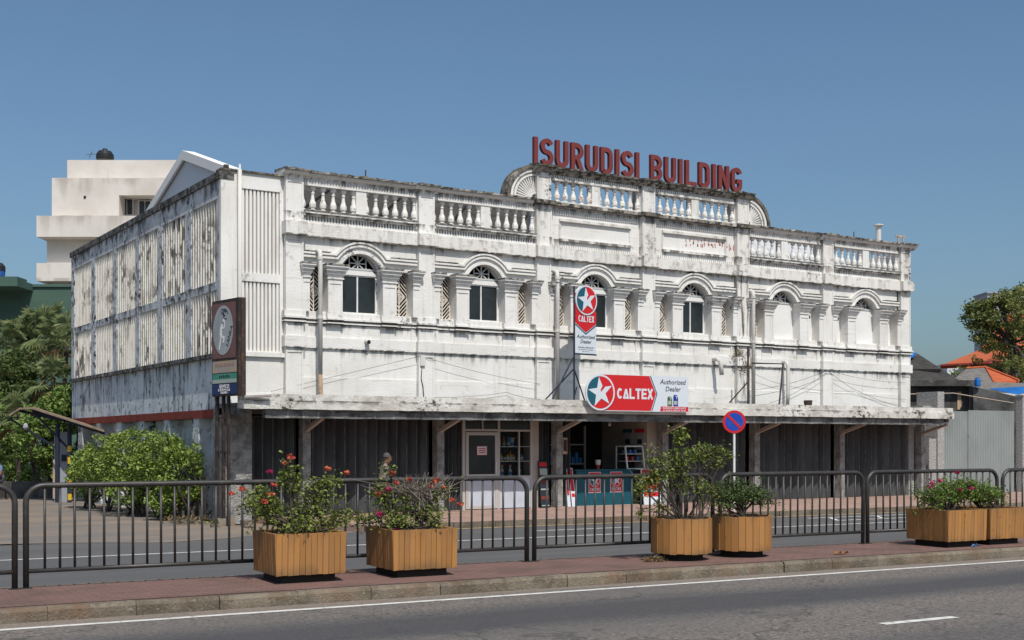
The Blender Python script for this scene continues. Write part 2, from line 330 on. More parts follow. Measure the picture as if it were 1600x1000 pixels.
M('asphalt_front', (.165, .145, .130), .93, [
    dict(c=(.33, .285, .25), s=20, d=8, lo=.51, hi=.64, amt=.75), dict(c=(.045, .043, .042), s=24, d=8, lo=.50, hi=.62, amt=.8),
    dict(c=(.13, .12, .113), s=1.0, v=(.35, 1, 1), d=6, lo=.45, hi=.65, amt=.7)], bump=(40, .8, (1, 1, 1), .02))
def tyre_bands(name, bands, col):
    """tyre-polished, oil-darkened wheel tracks running with the road"""
    nt = MATS[name].node_tree; N, L = nt.nodes, nt.links; b = N['Principled BSDF']; src = b.inputs['Base Color'].links[0].from_socket
    pos = N.new('ShaderNodeNewGeometry').outputs['Position']; mp = N.new('ShaderNodeMapping'); mp.inputs['Rotation'].default_value = (0, 0, R(3)); L.new(pos, mp.inputs[0])
    sp = N.new('ShaderNodeSeparateXYZ'); L.new(mp.outputs[0], sp.inputs[0])
    no = N.new('ShaderNodeTexNoise'); no.inputs['Scale'].default_value = .8; no.inputs['Detail'].default_value = 7; m2 = N.new('ShaderNodeMapping'); m2.inputs['Scale'].default_value = (.25, 1.5, 1); L.new(mp.outputs[0], m2.inputs[0]); L.new(m2.outputs[0], no.inputs[0])
    wob = N.new('ShaderNodeMath'); wob.operation = 'MULTIPLY_ADD'; L.new(no.outputs[0], wob.inputs[0]); wob.inputs[1].default_value = .9; L.new(sp.outputs[1], wob.inputs[2])
    for q0, wd_, amt, c in bands:
        d = N.new('ShaderNodeMath'); d.operation = 'SUBTRACT'; L.new(wob.outputs[0], d.inputs[0]); d.inputs[1].default_value = q0 + .45
        ab = N.new('ShaderNodeMath'); ab.operation = 'ABSOLUTE'; L.new(d.outputs[0], ab.inputs[0])
        mr = N.new('ShaderNodeMapRange'); mr.inputs[1].default_value = wd_; mr.inputs[2].default_value = wd_ * .35; mr.inputs[4].default_value = amt; L.new(ab.outputs[0], mr.inputs[0])
        mx = N.new('ShaderNodeMix'); mx.data_type = 'RGBA'; L.new(mr.outputs[0], mx.inputs[0]); L.new(src, mx.inputs[6]); mx.inputs[7].default_value = (*c, 1); src = mx.outputs[2]
    L.new(src, b.inputs['Base Color'])
def cracks(name, scale, col, width, amt):
    nt = MATS[name].node_tree; N, L = nt.nodes, nt.links; b = N['Principled BSDF']; src = b.inputs['Base Color'].links[0].from_socket
    pos = N.new('ShaderNodeNewGeometry').outputs['Position']; no = N.new('ShaderNodeTexNoise'); no.inputs['Scale'].default_value = 1.5; no.inputs['Detail'].default_value = 6; L.new(pos, no.inputs[0])
    ad = N.new('ShaderNodeVectorMath'); ad.operation = 'MULTIPLY_ADD'; L.new(no.outputs[1], ad.inputs[0]); ad.inputs[1].default_value = (.9, .9, .9); L.new(pos, ad.inputs[2])
    v = N.new('ShaderNodeTexVoronoi'); v.feature = 'DISTANCE_TO_EDGE'; v.inputs['Scale'].default_value = scale; L.new(ad.outputs[0], v.inputs['Vector'])
    mr = N.new('ShaderNodeMapRange'); mr.inputs[1].default_value = width; mr.inputs[2].default_value = 0; mr.inputs[4].default_value = amt; L.new(v.outputs['Distance'], mr.inputs[0])
    mx = N.new('ShaderNodeMix'); mx.data_type = 'RGBA'; L.new(mr.outputs[0], mx.inputs[0]); L.new(src, mx.inputs[6]); mx.inputs[7].default_value = (*col, 1); L.new(mx.outputs[2], b.inputs['Base Color'])
cracks('asphalt_front', .33, (.04, .038, .036), .012, .55)
tyre_bands('asphalt_front', [(11.5, 1.1, .85, (.062, .062, .066)), (8.2, .8, .5, (.070, .069, .071)), (13.5, .35, .5, (.27, .215, .17))], None)
M('asphalt_rear', (.098, .097, .098), .93, [dict(c=(.13, .125, .12), s=.6, v=(.15, 1, 1), d=5, lo=.45, hi=.65, amt=.8), dict(c=(.06, .06, .06), s=40, d=3, lo=.52, hi=.68, amt=.5)], bump=(70, .4, (1, 1, 1), .01))
M('yard', (.235, .185, .145), .95, [dict(c=(.16, .15, .14), s=.35, v=(.4, 1.6, 1), d=6, lo=.42, hi=.6, amt=.9), dict(c=(.30, .22, .16), s=1.2, v=(.5, 1, 1), d=6, lo=.55, hi=.7, amt=.7), dict(c=(.10, .09, .08), s=2.5, d=7, lo=.6, hi=.72, amt=.6)], bump=(20, .5, (1, 1, 1), .02))
M('road_paint', (.66, .645, .61), .8, [dict(c=(.42, .40, .37), s=7, d=8, lo=.48, hi=.66, amt=.7), dict(c=(.16, .15, .14), s=11, d=9, lo=.57, hi=.66, amt=.75)])
M('yellow_paint', (.50, .34, .16), .85, [dict(c=(.30, .24, .17), s=3, d=7, lo=.48, hi=.66, amt=.8)])
M('kerb', (.22, .185, .14), .95, [dict(c=(.12, .095, .07), s=3, d=8, lo=.42, hi=.62, amt=.85), dict(c=(.33, .285, .225), s=22, d=4, lo=.54, hi=.68, amt=.6), dict(c=(.20, .11, .065), s=1.2, d=5, lo=.52, hi=.70, amt=.7)], bump=(40, .8, (1, 1, 1), .02))
M('litter_blue', (.10, .22, .42), .5); M('dry_leaf', (.35, .15, .04), .7)
def paver(name, a, b, mortar, w, h, rot=-3.0, dirt=(.10, .07, .055)):
    m = M(name, a, .92); nt = m.node_tree; N, L = nt.nodes, nt.links
    pos = N.new('ShaderNodeNewGeometry').outputs['Position']
    mp = N.new('ShaderNodeMapping'); mp.inputs['Rotation'].default_value = (0, 0, R(-rot)); L.new(pos, mp.inputs[0])
    br = N.new('ShaderNodeTexBrick'); br.inputs['Color1'].default_value = (*a, 1); br.inputs['Color2'].default_value = (*b, 1)
    br.inputs['Mortar'].default_value = (*mortar, 1); br.inputs['Scale'].default_value = 1
    br.inputs['Brick Width'].default_value = w; br.inputs['Row Height'].default_value = h; br.inputs['Mortar Size'].default_value = .008
    L.new(mp.outputs[0], br.inputs[0])
    t = N.new('ShaderNodeTexNoise'); t.inputs['Scale'].default_value = 1.6; t.inputs['Detail'].default_value = 8; L.new(pos, t.inputs[0])
    mr = N.new('ShaderNodeMapRange'); mr.inputs[1].default_value = .48; mr.inputs[2].default_value = .72; mr.inputs[4].default_value = .75; L.new(t.outputs[0], mr.inputs[0])
    mx = N.new('ShaderNodeMix'); mx.data_type = 'RGBA'; L.new(mr.outputs[0], mx.inputs[0]); L.new(br.outputs[0], mx.inputs[6]); mx.inputs[7].default_value = (*dirt, 1)
    L.new(mx.outputs[2], N['Principled BSDF'].inputs['Base Color'])
    bp = N.new('ShaderNodeBump'); bp.inputs['Strength'].default_value = .6; bp.inputs['Distance'].default_value = .01; bp.invert = True
    L.new(br.outputs['Fac'], bp.inputs['Height']); L.new(bp.outputs[0], N['Principled BSDF'].inputs['Normal'])
paver('median_paver', (.178, .100, .085), (.205, .118, .100), (.125, .080, .070), .2, .1)
paver('pavement_tile', (.36, .23, .185), (.40, .265, .215), (.22, .15, .12), .4, .4, dirt=(.24, .17, .135))
def corrugate(name, pitch, axis):
    """fine corrugation relief for far sheet roofs"""
    m = MATS[name]; nt = m.node_tree; N, L = nt.nodes, nt.links
    pos = N.new('ShaderNodeNewGeometry').outputs['Position']
    w = N.new('ShaderNodeTexWave'); w.bands_direction = axis; w.inputs['Scale'].default_value = .314 / pitch; L.new(pos, w.inputs[0])
    bp = N.new('ShaderNodeBump'); bp.inputs['Strength'].default_value = .9; bp.inputs['Distance'].default_value = .05
    L.new(w.outputs['Fac'], bp.inputs['Height']); L.new(bp.outputs[0], N['Principled BSDF'].inputs['Normal'])
corrugate('roof_dark', .3, 'X'); corrugate('roof_orange', .35, 'X'); corrugate('roof_grey_tile', .3, 'X')

def stain(name, levels, col, amt=.9, scale=(9, 9, .35), lo=.5, hi=.64, up=False):
    """runs and splashes with ragged ends: each level is (z where it dies out, z where it starts)"""
    nt = MATS[name].node_tree; N, L = nt.nodes, nt.links; b = N['Principled BSDF']; src = b.inputs['Base Color'].links[0].from_socket
    pos = N.new('ShaderNodeNewGeometry').outputs['Position']; sp = N.new('ShaderNodeSeparateXYZ'); L.new(pos, sp.inputs[0])
    mp = N.new('ShaderNodeMapping'); mp.inputs['Scale'].default_value = scale; L.new(pos, mp.inputs[0])
    no = N.new('ShaderNodeTexNoise'); no.inputs['Scale'].default_value = 1.0; no.inputs['Detail'].default_value = 7; L.new(mp.outputs[0], no.inputs[0])
    big = N.new('ShaderNodeTexNoise'); big.inputs['Scale'].default_value = .9; big.inputs['Detail'].default_value = 3; L.new(pos, big.inputs[0])
    tot = None
    for z0, z1 in levels:
        m = N.new('ShaderNodeMapRange'); m.inputs[1].default_value = z0; m.inputs[2].default_value = z1; L.new(sp.outputs[2], m.inputs[0])
        g = N.new('ShaderNodeMath'); g.operation = 'GREATER_THAN' if up else 'LESS_THAN'; L.new(sp.outputs[2], g.inputs[0]); g.inputs[1].default_value = z1 + (-.02 if up else .02)
        x = N.new('ShaderNodeMath'); x.operation = 'MULTIPLY'; L.new(m.outputs[0], x.inputs[0]); L.new(g.outputs[0], x.inputs[1])
        if tot is None: tot = x.outputs[0]
        else: a = N.new('ShaderNodeMath'); a.operation = 'MAXIMUM'; L.new(tot, a.inputs[0]); L.new(x.outputs[0], a.inputs[1]); tot = a.outputs[0]
    su = N.new('ShaderNodeMath'); su.operation = 'MULTIPLY_ADD'; L.new(tot, su.inputs[0]); su.inputs[1].default_value = .22; L.new(no.outputs[0], su.inputs[2])
    s2 = N.new('ShaderNodeMath'); s2.operation = 'MULTIPLY_ADD'; L.new(big.outputs[0], s2.inputs[0]); s2.inputs[1].default_value = .35; L.new(su.outputs[0], s2.inputs[2])
    mr = N.new('ShaderNodeMapRange'); mr.inputs[1].default_value = lo + .29; mr.inputs[2].default_value = hi + .29; mr.inputs[4].default_value = amt; L.new(s2.outputs[0], mr.inputs[0])
    fx = N.new('ShaderNodeMath'); fx.operation = 'MULTIPLY'; L.new(mr.outputs[0], fx.inputs[0]); L.new(tot, fx.inputs[1])
    mx = N.new('ShaderNodeMix'); mx.data_type = 'RGBA'; L.new(fx.outputs[0], mx.inputs[0]); L.new(src, mx.inputs[6]); mx.inputs[7].default_value = (*col, 1)
    L.new(mx.outputs[2], b.inputs['Base Color'])
def tint(name, lo, hi):
    """piece to piece variation"""
    nt = MATS[name].node_tree; N, L = nt.nodes, nt.links; b = N['Principled BSDF']; src = b.inputs['Base Color'].links[0].from_socket
    oi = N.new('ShaderNodeObjectInfo'); mr = N.new('ShaderNodeMapRange'); mr.inputs[3].default_value = lo; mr.inputs[4].default_value = hi; L.new(oi.outputs['Random'], mr.inputs[0])
    hs = N.new('ShaderNodeHueSaturation'); L.new(mr.outputs[0], hs.inputs['Value']); L.new(src, hs.inputs['Color']); L.new(hs.outputs[0], b.inputs['Base Color'])
DR = (.085, .078, .066)
M('white_corner', (.75, .735, .71), .9, [grub, streak(.35, .55), mould(.8, .60, .72, 9, 4)], bump=(18, .3, (1, 1, 1), .015))
M('white_mouldy', (.72, .70, .67), .9, [grub, streak(.5, .52), dict(c=(.05, .046, .04), s=1.0, v=(9, 9, .9), d=9, lo=.49, hi=.60, amt=.9)], bump=(18, .4, (1, 1, 1), .02))
for nm in ('white_wall', 'white_trim'): stain(nm, [(3.72, 4.05), (4.38, 4.62), (6.40, 6.66), (6.92, 7.19), (7.80, 8.03)], DR, .85, (7, 7, .45), lo=.53, hi=.70)
stain('white_attic', [(7.35, 8.06), (6.70, 7.2), (8.45, 8.9), (7.78, 8.04), (6.4, 6.66)], DR, .85, (6, 6, .8), lo=.51, hi=.66)
stain('side_wall', [(2.5, 3.76)], (.05, .05, .05), .8, (5, 5, .3), .56, .72); stain('side_frame', [(7.1, 7.8), (5.1, 5.5)], (.03, .03, .03), .85, (4, 4, 1.2), .56, .68)
stain('fascia', [(2.62, 2.745)], (.05, .045, .038), .7, (3, 3, 1.5), .56, .68)
stain('plank_paint', [(.42, .24)], (.16, .10, .05), .75, (6, 6, 3), .46, .66, up=True); stain('plank_paint', [(.45, .76)], (.22, .12, .05), .6, (16, 16, .8), .52, .66)
tint('plank_paint', .84, 1.08); tint('shutter', .75, 1.35); tint('kerb', .75, .95)
stain('cream_building', [(9, 11.9), (14, 15.9), (16.2, 18.2)], (.30, .26, .22), .6, (1.2, 1.2, .12), .50, .66)
# ------------------------------------------------------------------ ground, roads, median, pavement
ROADROT = Matrix.Rotation(R(-3), 4, 'Z')
def rd(s, q, z=0):
    return ROADROT @ Vector((s, q, z))
def sheet(name, x0, x1, y0, y1, z, mat, rot=None, k='structure'):
    o = MB().add([(x0, y0, z), (x1, y0, z), (x1, y1, z), (x0, y1, z)], [(0, 1, 2, 3)]).build(name, mat, None, (0, 0, 0), rot)
    return kind(o, k)
sheet('ground', -600, 600, -600, 600, -.03, 'yard')
sheet('road', -80, 140, -9, 13.62, 0, 'asphalt_front', ROADROT)
rear = sheet('rear_road', -80, 140, 15.6, 23.95, 0, 'asphalt_rear', ROADROT)
near_pavement = kind(MB().box(-80, 140, -14, -9, -.03, .12).build('near_pavement', 'pavement_tile', None, (0, 0, 0), ROADROT), 'structure')
# ragged dusty yard lip over the rear road at the entrance left of the building
lip = [(-40, 23.6)] + [(-40 + k * 1.3, 23.2 + .5 * math.sin(k * 1.7) + .3 * math.sin(k * .6)) for k in range(1, 38)] + [(9.4, 23.9), (9.4, 60), (-40, 60)]
kind(MB().add([(*p, .006) for p in lip], [tuple(range(len(lip)))]).build('yard', 'yard'), 'structure')
def marking(name, s0, s1, q, w, mat='road_paint', z=.004):
    return sheet(name, s0, s1, q - w / 2, q + w / 2, z, mat, ROADROT)
marking('road_edge_line', -60, 120, 13.19, .11)
marking('lane_dash', 9.45, 10.5, 9.29, .12); marking('lane_dash', -2.0, -1.0, 9.29, .12); marking('lane_dash', 20.9, 22.0, 9.29, .12)
marking('rear_lane_line', -60, 120, 20.92, .10)
marking('rear_lane_dash', 11.5, 12.8, 18.93, .11); marking('rear_lane_dash', 17.7, 18.75, 18.97, .11); marking('rear_lane_dash', 5.2, 6.4, 18.95, .11)
marking('bay_line', 13.0, 15.4, 22.45, .10); marking('bay_line', 20.9, 27.5, 22.95, .10); marking('bay_line', 20.9, 27.5, 22.0, .10)
for s in (20.9, 22.4, 23.9, 25.4, 26.9):
    kind(MB().add([(s, 22.02, .004), (s + .12, 22.02, .004), (s + .75, 22.93, .004), (s + .63, 22.93, .004)], [(0, 1, 2, 3)]).build('bay_hatch', 'road_paint', None, (0, 0, 0), ROADROT), 'structure')
marking('kerb_yellow_line', 10.2, 90, 23.80, .13, 'yellow_paint')
med = MB(); med.box(-60, 120, 13.75, 15.58, -.02, .15)
median = kind(med.build('median', 'median_paver', None, (0, 0, 0), ROADROT), 'structure')
ks = []
for v in range(3):
    k = MB(); L = .893
    a = [random.uniform(-.012, .012) for _ in range(4)]
    k.prism([(13.66 + a[0], -.02), (13.66 + a[0], .105), (13.680 + a[1] * .5, .142), (13.75, .150 + a[2] * .3), (13.75, -.02)], 'x', 0, L)
    ks.append(k.mesh('kerb_stone', 'kerb'))
for i in range(46):
    inst('kerb_stone', ks[i % 3], median, rd(-6 + i * .9, random.uniform(-.012, .012), random.uniform(-.006, .006)), ROADROT @ Matrix.Rotation(R(random.uniform(-.35, .35)), 4, 'Z') if False else ROADROT)
k = MB(); k.box(-60, -6.02, 13.66, 13.75, -.02, .15); k.box(35.4, 120, 13.66, 13.75, -.02, .15); k.box(-60, 120, 15.58, 15.66, -.02, .148)
kind(k.build('kerb_run', 'kerb', median, (0, 0, 0), ROADROT), 'stuff')
MB().box(-60, 120, 13.751, 13.785, .10, .1535).build('dirt_joint', 'plinth', median, (0, 0, 0), ROADROT)
pv = MB(); a, b = rd(9.9, 24.12), rd(90, 24.12)
pv.prism([(a.x, a.y), (b.x, b.y), (b.x, 29.5), (9.9, 29.5)], 'z', -.03, .12)
pavement = kind(pv.build('pavement', 'pavement_tile'), 'structure')
kp = MB(); kp.box(0, .985, 23.97, 24.12, -.02, .125); kpm = kp.mesh('kerb_stone', 'kerb')
for i in range(34): inst('kerb_stone', kpm, pavement, rd(9.9 + i, random.uniform(-.01, .01), 0), ROADROT)

# ------------------------------------------------------------------ the colonial building
YF, ZC = 27.5, 5.79
PX = [11.18 + 3.472 * i for i in range(7)]
XL, XR, YB = 9.46, 32.25, 42.0
bld = thing('colonial_building', 'long weathered white two storey colonial building with balustrades and arched windows', 'building', (20.8, YF, 0))
fy = lambda o: YF - o
def fb(mb, x0, x1, z0, z1, o0, o1): return mb.box(x0, x1, fy(o1), fy(o0), z0, z1)
T = -.34
wall = MB()
fb(wall, PX[0] - .22, XR, 2.5, 4.92, T, 0)
fb(wall, PX[0] - .22, XR, 6.72, 7.22, T, 0)
fb(wall, PX[2] - .2, PX[4] + .2, 7.22, 8.10, T, 0)
for i in range(6):
    xc = (PX[i] + PX[i + 1]) / 2
    for s in (-1, 1):
        xs = sorted((xc + s * .53, xc + s * .90)); fb(wall, xs[0], xs[1], 4.92, 6.0, T, 0)
        xs = sorted((xc + s * 1.36, xc + s * 1.736)); fb(wall, xs[0], xs[1], 4.92, 6.0, T, 0)
        xs = sorted((xc + s * .53, xc + s * 1.736)); fb(wall, xs[0], xs[1], 6.0, 6.72, T, 0)
    n = 14; aw = .53
    for k in range(n):
        xa, xb = -aw + 2 * aw * k / n, -aw + 2 * aw * (k + 1) / n
        za, zb = ZC + math.sqrt(.57 ** 2 - xa ** 2), ZC + math.sqrt(.57 ** 2 - xb ** 2)
        wall.prism([(xc + xa, za), (xc + xb, zb), (xc + xb, 6.72), (xc + xa, 6.72)], 'y', fy(0), fy(T))
fb(wall, XR - .5, XR, 4.92, 6.72, T, 0)
wall.build('wall', 'white_wall', bld)
M('joint_grime', (.085, .080, .070), .95, [dict(c=(.45, .43, .40), s=3, d=7, lo=.5, hi=.66, amt=.8)])
# horizontal plaster lines low on the wall
for i in range(6): fb(MB(), PX[i] + .24, PX[i + 1] - .24, 2.75, 3.36, 0, .03).build('plinth_panel', 'white_wall', bld)
# storey band (4.05-4.31) and double string course under the sills, both breaking round the pilasters
def course(name, z0, z1, o, mat, extra=.0):
    for i in range(6):
        p_ = fb(MB(), PX[i] + .26, PX[i + 1] - .26, z0, z1, 0, o).build(name, mat, bld)
        if extra:
            xc = (PX[i] + PX[i + 1]) / 2
            for s in (-1, 1):
                xs = sorted((xc + s * .50, xc + s * .92)); fb(MB(), xs[0], xs[1], z0 + .003, z1 - .003, o - .01, o + extra).build('break', mat, p_)
    for p in PX: fb(MB(), p - .265, p + .265, z0 - .002, z1 + .002, 0, o + .13).build(name, mat, bld)
course('storey_band', 4.05, 4.31, .055, 'white_wall')
course('string_course', 4.725, 4.765, .085, 'white_trim', .10)
course('string_joint', 4.705, 4.725, .05, 'joint_grime', .10)
course('string_course', 4.64, 4.67, .055, 'white_trim', .10)
course('string_joint', 4.622, 4.64, .03, 'joint_grime', .10)
course('sill_band', 4.765, 4.90, .03, 'white_trim', .11)
course('entablature', 6.66, 6.96, .13, 'white_attic')
for i in (0, 1, 4, 5):
    x0, x1 = PX[i] + .24, PX[i + 1] - .24
    o = fb(MB(), PX[i] + .26, PX[i + 1] - .26, 7.19, 7.245, -.30, .185).build('parapet_ledge', 'white_trim', bld); fb(MB(), PX[i] + .26, PX[i + 1] - .26, 7.245, 7.27, -.30, .205).build('ledge_top', 'ledge_mould', o)
    fb(MB(), x0, x1, 6.96, 7.02, 0, .09).build('moulding', 'white_trim', bld); fb(MB(), x0, x1, 7.14, 7.19, 0, .12).build('moulding', 'white_trim', bld)
    o = fb(MB(), x0, x1, 7.855, 7.90, -.20, .07).build('parapet_rail', 'white_trim', bld); fb(MB(), x0, x1, 7.90, 8.0, -.20, .03).build('rail_face', 'white_trim', o)
dn = MB()
for i in range(6):
    n = int((PX[1] - PX[0] - .5) / .075)
    rows = ((7.02, 7.14, .03, .075), (7.905, 7.995, .03, .065)) if i in (0, 1, 4, 5) else ((8.80, 8.88, .03, .065), (7.86, 7.96, 0, .035), (6.98, 7.06, 0, .035))
    for z0, z1, o0, o1 in rows:
        for k in range(n):
            x = PX[i] + .27 + k * .075
            fb(dn, x, x + .036, z0, z1, o0, o1)
kind(dn.build('dentil_course', 'white_trim', bld), 'stuff')
# cornices
def cornice(x0, x1, z, o, mat, top, name):
    m = MB(); m.prism([(fy(T), z), (fy(.04 + o), z), (fy(.07 + o), z + .05), (fy(.15 + o), z + .08), (fy(.16 + o), z + .13), (fy(T), z + .13)], 'x', x0, x1)
    c_ = m.build(name, mat, bld); n = max(4, int((x1 - x0) / .12)); vs, fs = [], []
    for k in range(n + 1):                                        # chipped, uneven weathered lip
        x = x0 + (x1 - x0) * k / n; j = lambda a: random.uniform(-a, a)
        vs += [(x, fy(.21 + o + j(.012)), z + .131), (x, fy(.225 + o + j(.015)), z + .18 + j(.012)), (x, fy(T), z + .20 + j(.008)), (x, fy(T), z + .131)]
    for k in range(n):
        a = 4 * k; b = a + 4; fs += [(a, b, b + 1, a + 1), (a + 1, b + 1, b + 2, a + 2), (a + 2, b + 2, b + 3, a + 3), (a + 3, b + 3, b, a)]
    fs += [(0, 1, 2, 3), (4 * n, 4 * n + 3, 4 * n + 2, 4 * n + 1)]
    MB().add(vs, fs).build('coping', top, c_)
for i in (0, 1, 4, 5): cornice(PX[i] + .31, PX[i + 1] - .31, 8.0, 0, 'white_trim', 'ledge_mould', 'cornice')
for i in (0, 1, 5): cornice(PX[i] - .31, PX[i] + .31, 8.003, .10, 'white_trim', 'ledge_mould', 'cornice')
cornice(PX[6] - .31, PX[6] + .42, 8.003, .10, 'white_trim', 'ledge_mould', 'cornice')
for i in (2, 3): cornice(PX[i] + .33, PX[i + 1] - .33, 8.89, .02, 'ledge_mould', 'attic_mould', 'attic_cornice')
for i in (2, 3, 4): cornice(PX[i] - .33, PX[i] + .33, 8.893, .11, 'ledge_mould', 'attic_mould', 'attic_cornice')
# attic: ledge, rails, framed panels
for i in (2, 3): fb(MB(), PX[i] + .26, PX[i + 1] - .26, 8.07, 8.15, -.3, .18).build('attic_ledge', 'ledge_mould', bld)
for i in (2, 3, 4): fb(MB(), PX[i] - .30, PX[i] + .30, 8.06, 8.16, -.3, .27).build('attic_ledge', 'attic_mould', bld)
for i in (2, 3):
    x0, x1 = PX[i] + .24, PX[i + 1] - .24
    for z0, z1, o in ((8.15, 8.20, .08), (8.74, 8.80, .07), (8.80, 8.89, .03)): fb(MB(), x0, x1, z0, z1, -.2, o).build('attic_rail', 'white_attic', bld)
    xa, xb = PX[i] + .60, PX[i + 1] - .60
    for z in (7.20, 7.72): fb(MB(), xa - .05, xb + .05, z - .035, z + .035, 0, .075).build('panel_moulding', 'white_attic', bld)
    fb(MB(), xa - .05, xa, 7.235, 7.685, 0, .03).build('panel_moulding', 'white_attic', bld); fb(MB(), xb, xb + .05, 7.235, 7.685, 0, .03).build('panel_moulding', 'white_attic', bld)
# faded red painted lettering in the right hand attic panel: worn flakes only
fl = MB()
for k in range(46):
    x = 22.9 + (k % 16) * .135 + random.uniform(-.03, .03); z = 7.36 + random.uniform(0, .22)
    if 23.0 < x < 24.9: fl.add([(x, fy(.004), z), (x + random.uniform(.02, .06), fy(.004), z + .01), (x + random.uniform(.02, .05), fy(.004), z + random.uniform(.05, .13)), (x + .004, fy(.004), z + random.uniform(.04, .1))], [(0, 1, 2, 3)])
M('red_flake', (.42, .17, .15), .9); kind(fl.build('paint_flakes', 'red_flake', bld), 'stuff')
# pilasters
def pilaster(x, z0, z1, o, w, mat, name='pilaster', border=.045):
    p = MB(); fb(p, x - w / 2, x + w / 2, z0, z1, 0, o)
    b = border
    fb(p, x - w / 2 + .001, x - w / 2 + b, z0, z1 - .10, o, o + .018); fb(p, x + w / 2 - b, x + w / 2 - .001, z0, z1 - .10, o, o + .018)
    fb(p, x - w / 2 + .001, x + w / 2 - .001, z1 - .12, z1, o, o + .02)
    return p.build(name, mat, bld)
for i, p in enumerate(PX):
    wm = 'white_mouldy' if i == 4 else 'white_wall'
    pilaster(p, 2.85, 4.05, .11, .44, wm); pilaster(p, 4.31, 6.66, .12, .44, wm)
    if i in (2, 3, 4):
        pilaster(p, 6.96, 8.05, .13, .48, 'white_attic'); pilaster(p, 8.16, 8.895, .12, .44, 'white_attic')
        q = MB(); fb(q, p - .22, p + .22, 8.16, 8.89, T, 0); q.build('attic_post', 'white_attic', bld)
    else:
        pilaster(p, 6.96, 8.003, .12, .44, 'white_attic' if i > 4 else 'white_trim')
        q = MB(); fb(q, p - .22, p + .22, 7.2, 8.0, T, 0); q.build('parapet_post', 'white_trim', bld)
# small window pilasters with stepped capitals
def capmesh(w, name):
    c = MB()
    for z0, z1, g in ((5.69, 5.72, .045), (5.72, 5.765, .02), (5.765, 5.80, .05), (5.80, 5.85, .075), (5.85, 5.88, .10), (5.88, 5.935, .13), (5.935, 5.96, .16), (5.96, 6.00, .18)):
        c.box(-w / 2 - g * .62, w / 2 + g * .62, -.13 - g, 0, z0, z1)
    return c.mesh(name, 'white_trim')
def capdirt(w):
    return MB().box(-w / 2 - .115, w / 2 + .115, -.325, 0, 6.0, 6.034).mesh('capital_top', 'ledge_mould')
capA, capB = capmesh(.37, 'capital'), capmesh(.20, 'capital'); dirtA, dirtB = capdirt(.37), capdirt(.20)
# openings
BAR = .020
def clipbar(mb, xa, za, xb, zb, z0, z1, y0, y1, t=BAR):
    """straight bar clipped to z0..z1"""
    if za > zb: xa, za, xb, zb = xb, zb, xa, za
    if zb <= z0 + .01 or za >= z1 - .01: return
    if za < z0: xa += (xb - xa) * (z0 - za) / (zb - za); za = z0
    if zb > z1: xb = xa + (xb - xa) * (z1 - za) / (zb - za); zb = z1
    mb.ribbon([(xa, za), (xb, zb)], -t / 2, t / 2, y0, y1)
def lattice_mesh():
    m = MB(); w, z0, z1 = .23, 4.92, 6.0; zc = 5.42
    for s in (-1, 1):
        for k in range(1, 9):                                      # chevrons rising to the centre above, falling below
            z = zc + .08 + k * .098; clipbar(m, 0, z, s * w, z - w * 1.1, zc, z1, -.008, .008)
            z = zc - .08 - k * .098; clipbar(m, 0, z, s * w, z + w * 1.1, z0, zc, -.008, .008)
        clipbar(m, 0, zc + .13, s * .13, zc, z0, z1, -.010, .010); clipbar(m, 0, zc - .13, s * .13, zc, z0, z1, -.010, .010)
        clipbar(m, 0, zc + .07, s * .07, zc, z0, z1, -.010, .010); clipbar(m, 0, zc - .07, s * .07, zc, z0, z1, -.010, .010)
        m.ribbon([(s * (w - .012), z0), (s * (w - .012), z1)], -.010, .010, -.012, .012)
    m.ribbon([(0, z0), (0, z1)], -.013, .013, -.013, .013); m.ribbon([(-.14, zc), (.14, zc)], -.010, .010, -.011, .011)
    m.ribbon([(-w, z0 + .01), (w, z0 + .01)], -.01, .01, -.023, .023)
    return m.mesh('lattice_screen', 'cream_lattice')
M('cream_lattice', (.66, .60, .53), .9, [dict(c=(.5, .45, .39), s=4, d=5, lo=.5, hi=.7)])
M('grey_lattice', (.50, .50, .49), .9, [dict(c=(.30, .30, .29), s=4, d=5, lo=.5, hi=.7)])
lat = lattice_mesh()
def fan_mesh():
    m = MB(); r = .575; zb = 5.99
    arcz = lambda x: ZC + math.sqrt(max(0, r * r - x * x))
    m.ribbon(arc(0, ZC, r - .012, 21, 159, 14), -.014, .014, -.024, .024)
    m.ribbon([(-.53, zb + .02), (.53, zb + .02)], -.022, .022, -.03, .03)
    m.ribbon([(0, zb), (0, arcz(0))], -.013, .013, -.022, .022); m.ribbon([(-.22, 6.15), (.22, 6.15)], -.012, .012, -.02, .02)
    for s in (-1, 1):
        m.ribbon([(0, 6.15), (s * .19, zb)], -.012, .012, -.021, .021); m.ribbon([(0, 6.15), (s * .19, 6.33)], -.012, .012, -.021, .021)
        m.ribbon([(s * .22, zb), (s * .22, arcz(.22))], -.011, .011, -.019, .019)
        for k in range(5):
            x0 = .24 + k * .075
            x1 = x0 + .20; z1 = zb + .22
            while z1 > arcz(x1) - .005 and z1 > zb + .02: x1 -= .01; z1 -= .011
            pass
            # bars lean outwards going down
            xa = .22 + k * .07; za = arcz(xa) - .01; L = min(.55 - xa, (za - zb) / 1.1)
            if L > .03: m.ribbon([(s * xa, za), (s * (xa + L * .92), za - L * 1.05)], -.013, .013, -.018, .018)
    return m.mesh('fanlight', 'grey_lattice')
fan = fan_mesh()
archs = MB()
